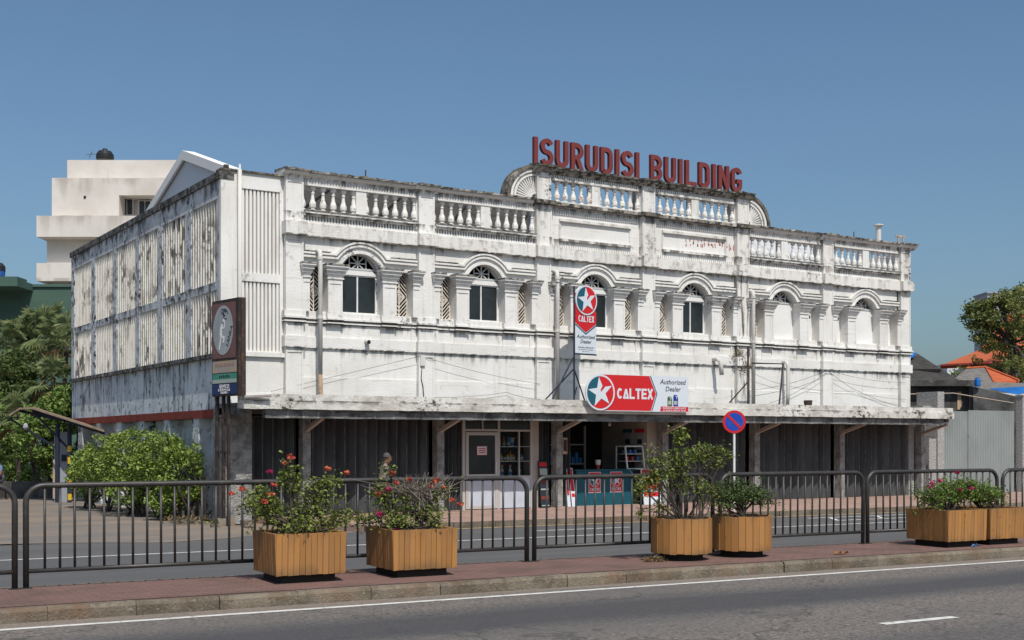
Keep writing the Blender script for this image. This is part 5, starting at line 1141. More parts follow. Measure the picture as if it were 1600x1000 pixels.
shrub('half bare bougainvillea with grey twigs in the second planter', (7.46, 14.36, S0),
      [(-.45, 0, .42, .14, .16, .24, 230), (-.28, 0, .16, .26, .2, .12, 230), (.20, 0, .22, .36, .24, .16, 330), (.44, 0, .46, .16, .14, .16, 110), (-.10, 0, .42, .3, .2, .2, 130), (-.36, 0, .76, .08, .08, .12, 50), (-.62, 0, .14, .18, .1, .1, 90), (.15, -.40, .12, .10, .10, .12, 60), (-.3, -.34, .12, .2, .1, .1, 90)], 'leaf_boug', .046, 12,
      [(-.30, -.05, .72, .05, 'flower_red'), (-.24, -.06, .60, .05, 'flower_red'), (-.05, -.05, .64, .04, 'flower_red'), (.34, -.05, .62, .06, 'flower_red'), (.24, -.05, .54, .05, 'flower_red'), (.44, -.05, .52, .05, 'flower_red'), (-.52, -.08, .46, .06, 'flower_red'), (-.38, -.1, .52, .05, 'flower_pink'), (-.50, -.1, .22, .06, 'flower_pink'), (.58, -.05, .36, .05, 'flower_red'), (.70, -.05, .30, .05, 'flower_red'), (-.3, -.2, .0, .05, 'flower_pink')], 130, .015, [(.15, 0, .42, .42, .2, .26, 1)])
shrub('tallest open shrub with bright tips in the round planter', (11.72, 14.10, S0),
      [(-.50, 0, .58, .22, .2, .24, 260), (-.12, 0, .80, .28, .22, .24, 400), (.44, 0, .96, .38, .2, .13, 380), (-.02, 0, 1.22, .10, .1, .13, 110), (.12, 0, .50, .36, .24, .16, 200), (-.58, 0, .88, .07, .08, .14, 60), (.52, 0, .36, .2, .16, .16, 120), (-.40, 0, .20, .12, .12, .12, 50), (.86, 0, .94, .10, .06, .05, 50), (-.74, 0, .48, .12, .12, .22, 110), (-.76, 0, .12, .05, .05, .07, 24), (.70, 0, .78, .15, .1, .07, 60)], 'leaf_boug', .054, 16, (), 30, .012)
shrub('low dense dark bush in the smaller round planter', (12.83, 14.04, S0),
      [(-.06, 0, .36, .36, .28, .22, 900), (.36, 0, .30, .24, .2, .18, 420), (-.36, 0, .26, .22, .2, .2, 350)], 'leaf_dark', .044, 10)
shrub('dense shrub with pink blooms in the planter near the right edge', (16.95, 13.66, S0 - .01),
      [(-.36, 0, .24, .28, .26, .18, 560), (.05, 0, .32, .34, .28, .24, 800), (.44, 0, .30, .28, .26, .22, 560)], 'leaf_bright', .045, 10,
      [(-.46, -.1, .46, .06, 'flower_pink'), (-.52, -.1, .40, .06, 'flower_pink'), (-.28, -.1, .50, .05, 'flower_pink'), (.22, -.05, .62, .05, 'flower_pink'), (.10, -.2, .34, .04, 'flower_pink'), (.36, -.2, .36, .05, 'flower_pink')])
shrub('bright green shrub in the planter cut off at the right', (17.99, 13.66, S0 - .01),
      [(-.42, 0, .34, .30, .26, .19, 620), (-.1, 0, .26, .30, .26, .17, 460), (.2, 0, .22, .22, .2, .13, 260)], 'leaf_bright', .048, 8)
# litter and fallen leaf on the median
def scrap(name, label, cat, s, q_, mt, pts, z=.156):
    m = MB(); n = len(pts); m.add([(a, b, c) for a, b, c in pts], [tuple(range(n))])
    return tag(inst(name, m.mesh(name, mt), None, rd(s, q_, z), ROADROT), label, cat)
scrap('dry_leaf', 'curled brown dry leaf lying on the red median', 'leaf', 13.5, 14.12, 'dry_leaf', [(-.14, 0, 0), (-.05, -.06, .05), (.02, -.03, .01), (.10, -.05, .05), (.17, 0, .01), (.06, .05, .03), (-.06, .05, .04)])
scrap('plastic_scrap', 'blue plastic scrap lying by the right square planter', 'litter', 16.3, 14.04, 'litter_blue', [(-.08, 0, 0), (.02, -.04, .06), (.10, -.02, .02), (.05, .06, .04)])
q = thing('dry_grass', 'tuft of dry straw at the foot of the tall round planter', 'grass tuft', rd(10.4, 14.55, .15)); leaves('blades', 'leaf_dry', q, blob(70, rd(10.4, 14.55, .18), (.22, .1, .04), .1), .12, .2, .12)

# ------------------------------------------------------------------ hedge, shrubs and palms on the left
hd = thing('hedge', 'big sunlit clipped hedge bush against the left side wall', 'hedge', (8.0, 32.5, 0))
HB = [(*at(287, 738, 29.5), .62, .7, .70, 1200), (*at(252, 722, 30.6), .75, .9, .72, 1700), (*at(212, 718, 32.0), .85, 1.0, .75, 2000), (*at(172, 722, 33.4), .82, 1.0, .75, 1800), (*at(142, 742, 34.6), .62, .8, .72, 1100), (*at(262, 782, 29.4), .50, .5, .34, 500), (*at(215, 765, 31.2), .8, .9, .5, 900), (*at(300, 722, 29.4), .4, .4, .4, 300)]
def clumps(n, per, c, r, cr, hollow=.6):
    C = blob(n, c, r, hollow); return np.concatenate([blob(per, k, (cr * random.uniform(.7, 1.3),) * 2 + (cr * .75,), .1) for k in C])
HP = np.concatenate([clumps(n // 15, 22, (x, y, z), (a, b, c), .20, .62) for x, y, z, a, b, c, n in HB]); HP = HP[(HP[:, 0] < 9.44) & (HP[:, 2] > .02)]
leaves('foliage', 'leaf_hedge', hd, HP, .115, .8, .48)
q = MB()
for x, y, z, a, b, c, n in HB:
    for k in range(7): q.tube([(x + random.uniform(-.2, .2), y + random.uniform(-.5, .5), 0), (x + random.uniform(-.3, .3), y + random.uniform(-.7, .7), z * .6), (x + random.uniform(-.7, .7) * a, y + random.uniform(-.7, .7) * b, z + c * .5)], [.035, .025, .01], 5, False)
kind(q.build('stems', 'bark', hd), 'stuff')
def bush(label, blobs, mt, size, hollow=.55, name='shrub'):
    c = blobs[0]; t = thing(name, label, 'shrub', (c[0], c[1], 0), 0, None)
    leaves('foliage', mt, t, np.concatenate([clumps(max(4, n // 14), 20, (x, y, z), (a, b, d), .26, hollow) for x, y, z, a, b, d, n in blobs]), size)
    q = MB()
    for x, y, z, a, b, d, n in blobs:
        for k in range(6): q.tube([(x, y, 0), (x + random.uniform(-.5, .5) * a, y + random.uniform(-.5, .5) * b, z)], [.05, .015], 5, False)
    q.build('stems', 'bark', t); return t
def bl(px, py, d, rx, rz_, n, ry=None): p = at(px, py, d); return (p.x, p.y, p.z, rx, ry or rx, rz_, n)
bush('leafy green shrub behind the barrier canopy beside the side wall', [bl(112, 640, 43, .8, .9, 1400), bl(82, 655, 43, .9, .8, 1300), bl(130, 625, 44, .45, .7, 500), bl(60, 690, 42.5, .9, .8, 1100), bl(95, 720, 43, .9, .7, 800)], 'leaf_shrub', .17)
bush('dark shrub at the far left behind the parked motorbike', [bl(15, 690, 46, 1.0, 1.0, 1200), bl(-15, 660, 46, 1.1, 1.2, 1200), bl(40, 730, 45, .8, .7, 800), bl(70, 752, 44, .8, .5, 500), bl(-10, 730, 47, 1.0, .8, 600)], 'leaf_shrub', .17)
bush('shaded leafy shrub beneath the palms at the far left', [bl(20, 580, 47, .9, .9, 900), bl(-10, 610, 47, .9, 1.0, 900), bl(30, 620, 46.5, .7, .7, 600)], 'leaf_dark', .18)
def fan_palm(label, top, base_z, nf, R0, seed, dry=2):
    rnd = random.Random(seed); t = thing('palm_tree', label, 'palm tree', (top.x, top.y, 0), 0, 'fan palms in front of the green building')
    q = MB(); n = 7; q.tube([(top.x + .05 * math.sin(k), top.y, top.z * k / n) for k in range(n + 1)], [.11 - .004 * k for k in range(n + 1)], 8); q.build('trunk', 'bark', t)
    live, dead, stalk = MB(), MB(), MB()
    for k in range(nf):
        az = 2.4 * k + rnd.uniform(-.2, .2); el = R(rnd.uniform(-35, 80)) if k >= dry else R(rnd.uniform(-75, -45))
        d = Vector((math.cos(az) * math.cos(el), math.sin(az) * math.cos(el), math.sin(el))); L = R0 * rnd.uniform(.5, .8)
        hub = top + d * L - Vector((0, 0, .12 * L)); stalk.tube([top, top + d * L * .5 + Vector((0, 0, .05)), hub], [.02, .015, .01], 4, False)
        side = d.cross(Vector((0, 0, 1))).normalized() if abs(d.z) < .95 else Vector((1, 0, 0)); up = side.cross(d).normalized()
        m = dead if k < dry else live; nb_ = 17
        for j in range(nb_):
            a = R(-125 + 250 * j / (nb_ - 1)); v = (d * math.cos(a) + side * math.sin(a)).normalized(); bl_ = R0 * .62 * (1 - .25 * abs(a) / 2.2) * rnd.uniform(.85, 1.1)
            w = v.cross(up).normalized() * .032; mid = hub + v * bl_ * .55; tip = hub + v * bl_ + Vector((0, 0, -.22 * bl_ * rnd.uniform(.6, 1.6)))
            m.add([hub, mid + w + up * .02, tip, mid - w + up * .02], [(0, 1, 2), (0, 2, 3)])
    kind(live.build('fronds', 'leaf_palm', t), 'stuff'); kind(stalk.build('stalks', 'leaf_palm', t), 'stuff')
    if dry: kind(dead.build('dead_fronds', 'leaf_dry', t), 'stuff')
fan_palm('tallest fan palm in front of the green building', at(70, 520, 50), 0, 26, 1.25, 1, 3)
fan_palm('fan palm touching the far corner of the side wall', at(103, 535, 48), 0, 22, 1.2, 2, 2)
fan_palm('fan palm with drooping fronds near the left edge', at(35, 535, 50), 0, 22, 1.2, 3, 2)
fan_palm('low bright fan palm between the other palms', at(82, 590, 46), 0, 20, .95, 4, 3)
fan_palm('low fan palm at the far left above the shrubs', at(12, 600, 47), 0, 20, 1.2, 5, 3)
fan_palm('small fan palm hanging beside the shelter roof', at(28, 650, 44), 0, 16, .9, 6, 4)
# barrier shelter: bent sheet roof on posts with striped boom post
sh = thing('barrier_shelter', 'small car park shelter with tan sheet roof and dark posts', 'shelter', at(95, 787, 38))
P = [at(14, 648, 38.5), at(30, 637, 38.3), at(50, 636, 38.0), at(100, 652, 37.4), at(163, 672, 36.8)]; bk = Vector((.45, 1.9, .05))
q = MB(); q.add([p for p in P] + [p + bk for p in P] + [p - Vector((0, 0, .06)) for p in P] + [p + bk - Vector((0, 0, .06)) for p in P],
    [f for i in range(4) for f in ((i, i + 1, i + 6, i + 5), (i + 10, i + 15, i + 16, i + 11), (i, i + 10, i + 11, i + 1), (i + 5, i + 6, i + 16, i + 15))] + [(0, 5, 15, 10), (4, 14, 19, 9)])
M('tan_sheet', (.30, .225, .16), .8, [dict(c=(.20, .15, .11), s=4, d=5, lo=.45, hi=.65)]); q.build('roof', 'tan_sheet', sh)
q = MB(); 
for a, b in ((1, 3), (2, 4)): q.obox(P[a] + bk * .3 - Vector((0, 0, .1)), P[b] + bk * .3 - Vector((0, 0, .1)), .05, .08)
q.obox(P[0] + bk * .2 - Vector((0, 0, .12)), at(88, 700, 38), .04, .05); q.obox(P[2] + bk * .2 - Vector((0, 0, .12)), at(106, 700, 38), .04, .05); q.build('rafters', 'steel_navy', sh)
for px, r_ in ((90, .07), (109, .06)): p = at(px, 787, 38); q = MB().tube([(p.x, p.y, 0), (p.x, p.y, at(px, 662, 38).z)], r_, 8); q.build('post', 'steel_navy', sh)
p = at(109, 787, 38)
for z0, z1 in ((.08, .27), (.62, .70), (.84, .98), (1.18, 1.38), (1.55, 1.72)): MB().lathe([(.066, z0), (.066, z1)], 10, (p.x, p.y, 0), False).build('yellow_band', 'yellow', sh)
pc = thing('gate_kiosk', 'grey upright kiosk panel under the shelter roof', 'kiosk', at(96, 790, 38.6)); p = at(97, 790, 38.6)
q = MB().box(-.20, .20, -.12, .12, 0, 2.15); inst('cabinet', q.mesh('cabinet', 'far_grey'), pc, (p.x, p.y, 0), Matrix.Rotation(R(-32), 4, 'Z'))
inst('pale_panel', MB().box(-.23, -.03, -.15, -.13, .1, 1.3).mesh('pale_panel', 'board_tan'), pc, (p.x, p.y, 0), Matrix.Rotation(R(-32), 4, 'Z'))
inst('screen', MB().box(.03, .18, -.15, -.13, 1.25, 1.45).mesh('screen', 'sign_ink'), pc, (p.x, p.y, 0), Matrix.Rotation(R(-32), 4, 'Z'))
hl = thing('hanging_lamp', 'pale bulb hanging from the shelter roof', 'lamp', at(40, 668, 38)); MB().lathe([(.02, .14), (.07, .08), (.08, 0), (.04, -.06)], 10, at(40, 668, 38)).build('globe', 'lamp_glass', hl); MB().tube([at(40, 665, 38), at(40, 645, 38)], .008, 5).build('flex', 'sign_ink', hl)
lw = tag(MB().box(-3.2, 1.4, -.1, .1, 0, .55).build('low_wall', 'old_concrete', None, (at(40, 790, 41).x, at(40, 790, 41).y, 0), Matrix.Rotation(R(-32), 4, 'Z')), 'low dark yard wall under the shrubs at the left', 'wall')

# rubble at the foot of the corner column
for k in range(4):
    p = Vector((9.2 + random.uniform(-.9, .6), 27.0 + random.uniform(-1.0, 1.2), 0)); r_ = (.22, .10, .15, .13)[k]; p = (Vector((9.25, 26.7, 0)), Vector((8.9, 26.3, 0)), Vector((9.7, 26.4, 0)), Vector((8.7, 27.6, 0)))[k]
    vs_ = [(p.x + r_ * a * random.uniform(.6, 1.2), p.y + r_ * b * random.uniform(.6, 1.2), max(0, r_ * .5 * (c + 1) * random.uniform(.6, 1))) for a in (-1, 1) for b in (-1, 1) for c in (-1, 1)]
    o = MB().add(vs_, [(0, 1, 3, 2), (4, 6, 7, 5), (0, 4, 5, 1), (2, 3, 7, 6), (0, 2, 6, 4), (1, 5, 7, 3)]).build('rubble_block', 'kerb')
    tag(o, ['largest broken concrete lump by the corner column', 'small concrete lump beside the sign posts', 'flat concrete lump in front of the corner column', 'rounded concrete lump nearest the hedge'][k], 'rubble', 'rubble at the corner column')
q = thing('yard_weeds', 'dry grass and weeds at the foot of the corner column', 'weeds', (9.1, 27.6, 0)); leaves('blades', 'leaf_dry', q, np.concatenate([blob(120, (8.9, 27.7, .1), (.7, 1.1, .12), .1)]), .16, .2, .14); leaves('foliage', 'leaf_hedge', q, blob(60, (9.2, 26.9, .06), (.35, .5, .07), .1), .08)

# ------------------------------------------------------------------ buildings behind on the left
def far_box(name, mat, parent, px0, px1, py_top, py_bot, d, depth, rz=0):
    """block whose front runs across the line of sight at distance d"""
    a, b = at(px0, py_top, d), at(px1, py_top, d); z0 = at(px0, py_bot, d).z; dx = (b - a); dep = Vector((HEAD_S, HEAD_C, 0)) * depth
    pts = [(a.x, a.y), (b.x, b.y), (b.x + dep.x, b.y + dep.y), (a.x + dep.x, a.y + dep.y)]
    return MB().prism(pts, 'z', max(z0, -.03), a.z).build(name, mat, parent)
crm = thing('cream_building', 'cream multi storey building with stepped flat roofs behind the left side wall', 'building', at(230, 780, 78))
D = 78
far_box('lower_wall', 'cream_building', crm, 73, 300, 362, 800, D, 14); far_box('balcony_slab', 'cream_building', crm, 57, 300, 337, 370, D - 1.0, 15)
far_box('balcony_box', 'cream_building', crm, 57, 200, 411, 439, D - .8, 8); far_box('upper_wall', 'cream_building', crm, 81, 186, 278, 337.2, D, 12); far_box('upper_wall', 'cream_building', crm, 186, 300, 278, 305, D, 12)
far_box('recess_wall', 'cream_building', crm, 186, 300, 305.1, 337, D + 1.6, 8); far_box('roof_block', 'cream_building', crm, 105, 300, 250, 278.2, D + .8, 9)
w = far_box('window', 'gable_trim', crm, 189, 208, 309, 336, D + 1.3, .2); far_box('pane', 'glass_dark', w, 190.5, 197, 311, 335, D + 1.2, .06); far_box('pane', 'glass_dark', w, 199, 206.5, 312, 335, D + 1.2, .06)
w = far_box('window', 'gable_trim', crm, 216, 236, 313, 337, D + 1.3, .2); far_box('pane', 'glass_dark', w, 217.5, 225, 314.5, 336, D + 1.2, .06); far_box('pane', 'glass_dark', w, 227, 234.5, 314.5, 336, D + 1.2, .06)
far_box('vent_hole', 'void', crm, 130.5, 134, 306, 309.5, D - .05, .1)
tk = thing('water_tank', 'round black water tank on the cream building roof', 'water tank', at(164, 250, D + 3)); c = at(164, 250, D + 3)
MB().lathe([(.52, 0), (.56, .1), (.56, .32), (.40, .56), (.16, .62), (.14, .68)], 16, c).build('body', 'tank_black', tk); MB().lathe([(.15, .66), (.15, .72), (.05, .74)], 10, c).build('lid', 'tank_black', tk)
q = MB(); q.tube([c + Vector((-1.0, 0, 0)), c + Vector((-.8, 0, .45))], .02, 5); q.tube([c + Vector((-1.15, 0, .2)), c + Vector((-.6, 0, .32))], .015, 5); q.build('pipe', 'rust_steel', tk)
grn = thing('green_building', 'plain dark green building behind the palms', 'building', at(50, 790, 62))
far_box('wall', 'green_building', grn, -160, 260, 446, 800, 62, 10); far_box('coping', 'green_building', grn, -160, 260, 444, 448, 61.9, 10.2); far_box('roof_block', 'green_building', grn, -80, 27, 436, 447, 60, 4)
far_box('roof_upstand', 'green_building', grn, -80, 27, 432, 436.2, 60.2, 1.2)
t2 = thing('water_tank', 'small black and blue water tank on the green building roof', 'water tank', at(0, 432, 63)); c = at(-2, 432, 63)
MB().lathe([(.30, 0), (.32, .25)], 14, c).build('blue_base', 'tank_blue', t2); MB().lathe([(.325, .25), (.325, .5), (.2, .66), (.08, .7)], 14, c).build('body', 'tank_black', t2)
gb = thing('gabled_house', 'white gabled house behind the main roof at left', 'house', (20, 48.3, 0))
X0 = 15.25; q = MB(); q.prism([(43.7, 0), (53.0, 0), (53.0, 11.55), (48.35, 12.95), (43.7, 11.55)], 'x', X0, X0 + .28); q.build('wall', 'gable_wall', gb)
q = MB(); q.prism([(43.2, 11.42), (48.35, 12.98), (53.5, 11.42), (53.5, 11.62), (48.35, 13.22), (43.2, 11.62)], 'x', X0 - .08, X0 + .30); q.build('roof', 'gable_trim', gb)
q = MB(); q.prism([(43.2, 11.625), (48.35, 13.225), (53.5, 11.625), (53.5, 11.28), (48.35, 12.86), (43.2, 11.28)], 'x', X0 - .17, X0 - .081); q.build('bargeboard', 'gable_trim', gb)

# ------------------------------------------------------------------ gate, walls, roofs and tree on the right
gp = thing('gate_pillar', 'rough plastered gate pillar beside the right end of the canopy', 'pillar', (33.55, 27.7, 0)); MB().box(33.40, 33.72, 27.25, 28.1, 0, 3.48).build('shaft', 'rough_pillar', gp); MB().box(33.0, 33.398, 27.5, 28.1, 2.62, 3.02).build('shoulder', 'rough_pillar', gp)
gt = thing('sheet_gate', 'pale grey corrugated sheet metal gate right of the building', 'gate', (35.5, 27.45, 0))
def leaf_gate(x0, x1, z1):
    n = int((x1 - x0) / .085); p = (x1 - x0) / n; pts = []
    for k in range(n): x = x0 + k * p; pts += [(x, 27.45), (x + p * .25, 27.41), (x + p * .5, 27.41), (x + p * .75, 27.45)]
    pts.append((x1, 27.45)); back = [(x, y + .012) for x, y in reversed(pts)]; m = MB(); n_ = len(pts)
    m.add([(x, y, z) for z in (.06, z1) for x, y in pts], [(i, i + 1, i + 1 + n_, i + n_) for i in range(n_ - 1)])
    o = m.build('gate_leaf', 'gate_sheet', gt)
    f = MB()
    for z in (.3, 1.5, z1 - .1): f.box(x0, x1, 27.47, 27.52, z - .03, z + .03)
    f.build('frame_bars', 'rust_steel', o)
gx = lambda px: (lambda u: 27.45 / (HEAD_C - HEAD_S * u) * (HEAD_S + HEAD_C * u))((px - 800) / FPX)
leaf_gate(33.74, gx(1512) - .015, 2.86); leaf_gate(gx(1512) + .015, gx(1584), 2.90)
gp2 = thing('gate_pillar', 'wide rough grey pillar at the right edge of the picture', 'pillar', (38.5, 27.4, 0)); xx = gx(1584.5) + .12; MB().box(xx, xx + 3.0, 27.2, 27.46, 0, 3.40).build('shaft', 'rough_pillar', gp2); MB().box(xx - .02, xx + 3.04, 27.18, 27.48, 3.40, 3.46).build('cap', 'rough_pillar', gp2)
ob = thing('outbuilding', 'black stained concrete outbuilding behind the sheet gate', 'building', at(1470, 740, 47))
far_box('wall', 'old_concrete', ob, 1360, 1521, 603, 760, 47, 6); far_box('roof_slab', 'old_concrete', ob, 1350, 1523, 594, 603.1, 46.6, 7); far_box('drain_pipe', 'far_grey', ob, 1516, 1519, 604, 745, 46.85, .1); far_box('brick_patch', 'pvc_rust', ob, 1496, 1502, 612, 640, 46.96, .03)
sw = MB(); a, b = at(1521, 604, 46.3), at(1600, 622, 46.3); sw.add([(a.x, a.y, 0), (b.x, b.y, 0), (b.x, b.y, b.z), (a.x, a.y, a.z), (a.x + .2, a.y + .3, 0), (b.x + .2, b.y + .3, 0), (b.x + .2, b.y + .3, b.z), (a.x + .2, a.y + .3, a.z)], [(0, 1, 2, 3), (4, 7, 6, 5), (3, 2, 6, 7), (0, 3, 7, 4), (1, 5, 6, 2)])
tag(sw.build('boundary_wall', 'old_concrete'), 'black stained boundary wall sloping down right of the outbuilding', 'wall')
cable([at(1416, 616, 44), at(1490, 614.5, 45), at(1540, 623, 45), at(1584, 630, 45)], 'pale hose running across the black outbuilding wall', .022)['group'] = 'service cables on the right'
bpy.data.objects[-1] if False else None
for o in [k for k in W if k.name.startswith('cable') and 'hose' in k.get('label', '')]: o.name = 'hose'; o['category'] = 'hose'; o.data.materials[0] = MATS['board_tan']
def roof_poly(name, mat, parent, pts, th=.12):
    """pitched plane through surveyed corner points, given real thickness"""
    n = len(pts); P = [Vector(p) for p in pts]; Q = [p - Vector((0, 0, th)) for p in P]
    return MB().add(P + Q, [tuple(range(n)), tuple(range(2 * n - 1, n - 1, -1))] + [(i, (i + 1) % n, (i + 1) % n + n, i + n) for i in range(n)]).build(name, mat, parent)
dh = thing('shed_roof', 'dark corrugated gable shed roof with blue sheet at its ridge', 'shed', at(1450, 740, 52))
roof_poly('roof', 'roof_dark', dh, [at(1395, 560, 55), at(1433, 552, 55), at(1497, 593, 51), at(1390, 600, 50)])
far_box('wall', 'old_concrete', dh, 1380, 1490, 602, 760, 52.5, 3)
roof_poly('ridge_sheet', 'tarp', dh, [at(1412, 556, 54.5), at(1432, 550.5, 54.6), at(1428, 557, 54.2), at(1412, 564, 54.2)], .02)
q = MB(); q.obox(at(1418, 579, 52.8), at(1470, 579, 52.2), .1, .12); q.build('lap_strip', 'void', dh)
th_ = thing('tiled_house', 'house with weathered grey tiled hip roof and orange tiled end', 'house', at(1545, 740, 60))
roof_poly('grey_slope', 'roof_grey_tile', th_, [at(1510, 576, 64), at(1540, 574, 64), at(1553, 597, 59), at(1625, 600, 58), at(1625, 612, 56), at(1470, 606, 56), at(1488, 594, 58)])
roof_poly('orange_slope', 'roof_orange', th_, [at(1540, 574, 63.9), at(1552, 579, 63.5), at(1592, 594, 61), at(1552, 597, 60)])
q = MB(); q.tube([at(1510, 575, 63.8), at(1540, 573.5, 63.8), at(1592, 594, 60.8)], .06, 6); q.tube([at(1540, 573.5, 63.8), at(1553, 597, 58.9)], .05, 6); q.build('ridge_tiles', 'roof_orange', th_)
far_box('wall', 'cream_building', th_, 1480, 1625, 606, 760, 60, 6)
oh = thing('orange_roof_house', 'house with bright orange tiled roof behind the tree', 'house', at(1550, 740, 76))
roof_poly('roof', 'roof_orange', oh, [at(1470, 571, 74), at(1532, 546, 80), at(1575, 490, 90), at(1700, 480, 90), at(1700, 560, 72), at(1545, 567, 72)], .2)
far_box('wall', 'gable_wall', oh, 1480, 1700, 568, 760, 78, 6); q = MB(); q.tube([at(1470, 572, 73.9), at(1545, 568, 71.9), at(1690, 561, 71.9)], .12, 6); q.build('gutter', 'red_oxide', oh)
fg_ = thing('grey_tower_block', 'distant grey flat roofed block behind the tree', 'building', at(1600, 740, 140)); far_box('wall', 'far_pale', fg_, 1543, 1720, 458, 760, 140, 4); far_box('roof_edge', 'far_grey', fg_, 1542, 1722, 456, 458.1, 139.8, 4.3)
tb_ = thing('blue_barrel', 'blue plastic barrel on the outbuilding roof', 'barrel', at(1527, 605, 46.2)); c = at(1527.5, 604, 46.2); MB().lathe([(.10, 0), (.11, .05), (.11, .24), (.09, .30)], 12, c).build('body', 'tarp', tb_); MB().lathe([(.05, .30), (.05, .33)], 8, c).build('lid', 'tarp', tb_); 
tp = roof_poly('tarpaulin', 'tarp', None, [at(1545, 607, 55), at(1600, 604, 55), at(1625, 606, 55), at(1592, 616, 52), at(1572, 613, 52)], .02); tag(tp, 'blue tarpaulin sheet under the tiled roof at the right', 'tarpaulin')
def tree(label, trunk_px, d, blobs, mt, size, ground=0):
    b = at(trunk_px, 700, d); t = thing('mango_tree', label, 'tree', (b.x, b.y, 0)); q = MB()
    c0 = Vector((b.x, b.y, blobs[0][2] - blobs[0][5]))
    q.tube([(b.x, b.y, 0), (b.x + .1, b.y, c0.z * .5), c0], [.28, .22, .16], 8)
    for x, y, z, rx, ry, rz_, n in blobs:
        for k in range(4): e = Vector((x + random.gauss(0, rx * .35), y + random.gauss(0, ry * .35), z + random.gauss(0, rz_ * .35))); q.tube([c0, c0.lerp(e, .5) + Vector((0, 0, .2)), e], [.11, .06, .02], 5, False)
    q.build('trunk', 'bark', t)
    P = []
    for x, y, z, rx, ry, rz_, n in blobs:                     # crown = many small leaf clumps with gaps
        for k in range(n // 34): c = blob(1, (x, y, z), (rx, ry, rz_), .35)[0]; P.append(blob(34, c, (.34, .34, .26), .1))
    leaves('crown', mt, t, np.concatenate(P), size, .4, .42); return t
tree('round crowned mango tree at the right edge above the orange roof', 1580, 66, [bl(1572, 498, 66, 1.6, 1.3, 2600), bl(1532, 490, 66, .85, .9, 1500), bl(1540, 520, 66, .75, .75, 900), bl(1598, 470, 67, 1.0, .8, 1100), bl(1600, 535, 66, 1.1, 1.0, 1100), bl(1598, 570, 65, .9, .6, 700), bl(1562, 468, 66, .8, .5, 800), bl(1558, 548, 66, .7, .5, 420)], 'leaf_tree', .21)
tree('higher leafy branches cut off by the right edge', 1640, 70, [bl(1622, 450, 70, .9, .8, 420), bl(1640, 480, 70, 1.4, 1.4, 500)], 'leaf_tree', .22)
bush('green shrub between the tiled roofs', [bl(1580, 580, 68, 1.0, .8, 700), bl(1548, 580, 70, .6, .25, 110)], 'leaf_tree', .22); bush('small leafy bush below the orange roof', [bl(1508, 580, 69, .7, .3, 90), bl(1522, 566, 69, .35, .3, 36), bl(1493, 588, 67, .4, .25, 60)], 'leaf_shrub', .18)
q = thing('wall_seedling', 'small seedling sprouting from the right end of the facade', 'plant', (XR, 28.0, 6.0)); leaves('foliage', 'leaf_shrub', q, blob(26, (XR + .22, 28.0, 6.55), (.2, .1, .1), .2), .11); MB().tube([(XR - .02, 28.0, 6.45), (XR + .3, 28.0, 6.6)], .008, 4).build('stem', 'bark', q)

# ------------------------------------------------------------------ people
def skin_body(name, joints, bones, parent, zones, mats, loc, rz):
    """joints: name -> (pos, radius); one continuous skinned surface; zones: joint -> material index"""
    names = list(joints); idx = {n: i for i, n in enumerate(names)}
    me = bpy.data.meshes.new(name); me.from_pydata([joints[n][0] for n in names], [(idx[a], idx[b]) for a, b in bones], [])
    o = bpy.data.objects.new(name, me); COL.objects.link(o); md = o.modifiers.new('s', 'SKIN'); md.use_smooth_shade = True
    for n in names:
        r = joints[n][1]; r = r if isinstance(r, tuple) else (r, r); d = me.skin_vertices[0].data[idx[n]]; d.radius = r; d.use_root = (n == 'pelvis')
    sb = o.modifiers.new('b', 'SUBSURF'); sb.levels = 2; sb.render_levels = 2
    dg = bpy.context.evaluated_depsgraph_get(); out = bpy.data.meshes.new_from_object(o.evaluated_get(dg)); bpy.data.objects.remove(o)
    out.materials.clear()
    for m in mats: out.materials.append(MATS[m])
    J = np.array([joints[n][0] for n in names]); Z = [zones.get(n, 0) for n in names]
    for p in out.polygons:
        p.use_smooth = True; c = np.array(p.center); p.material_index = Z[int(np.argmin(((J - c) ** 2).sum(1)))]
    return inst(name, out, parent, loc, Matrix.Rotation(rz, 4, 'Z'))
def hand(J, B, Zn, side, wrist, d, palm_n):
    w = Vector(wrist); d = Vector(d).normalized(); n = Vector(palm_n).normalized(); s = d.cross(n).normalized()
    J[side + 'palm'] = (tuple(w + d * .05), (.026, .018)); B.append((side + 'wrist', side + 'palm')); Zn[side + 'palm'] = 0
    for k, (o, L) in enumerate(((-.030, .062), (-.010, .072), (.010, .068), (.029, .052))):
        a = w + d * .088 + s * o; b = a + d * L * .55 + n * .012; c = b + d * L * .3 + n * .030
        for q_, p, r in (('a', a, .0095), ('b', b, .0085), ('c', c, .007)): J[f'{side}f{k}{q_}'] = (tuple(p), r); Zn[f'{side}f{k}{q_}'] = 0
        B += [(side + 'palm', f'{side}f{k}a'), (f'{side}f{k}a', f'{side}f{k}b'), (f'{side}f{k}b', f'{side}f{k}c')]
    a = w + d * .03 - s * .034; b = a + d * .035 - s * .012 + n * .012
    for q_, p, r in (('ta', a, .011), ('tb', b, .009)): J[side + q_] = (tuple(p), r); Zn[side + q_] = 0
    B += [(side + 'palm', side + 'ta'), (side + 'ta', side + 'tb')]
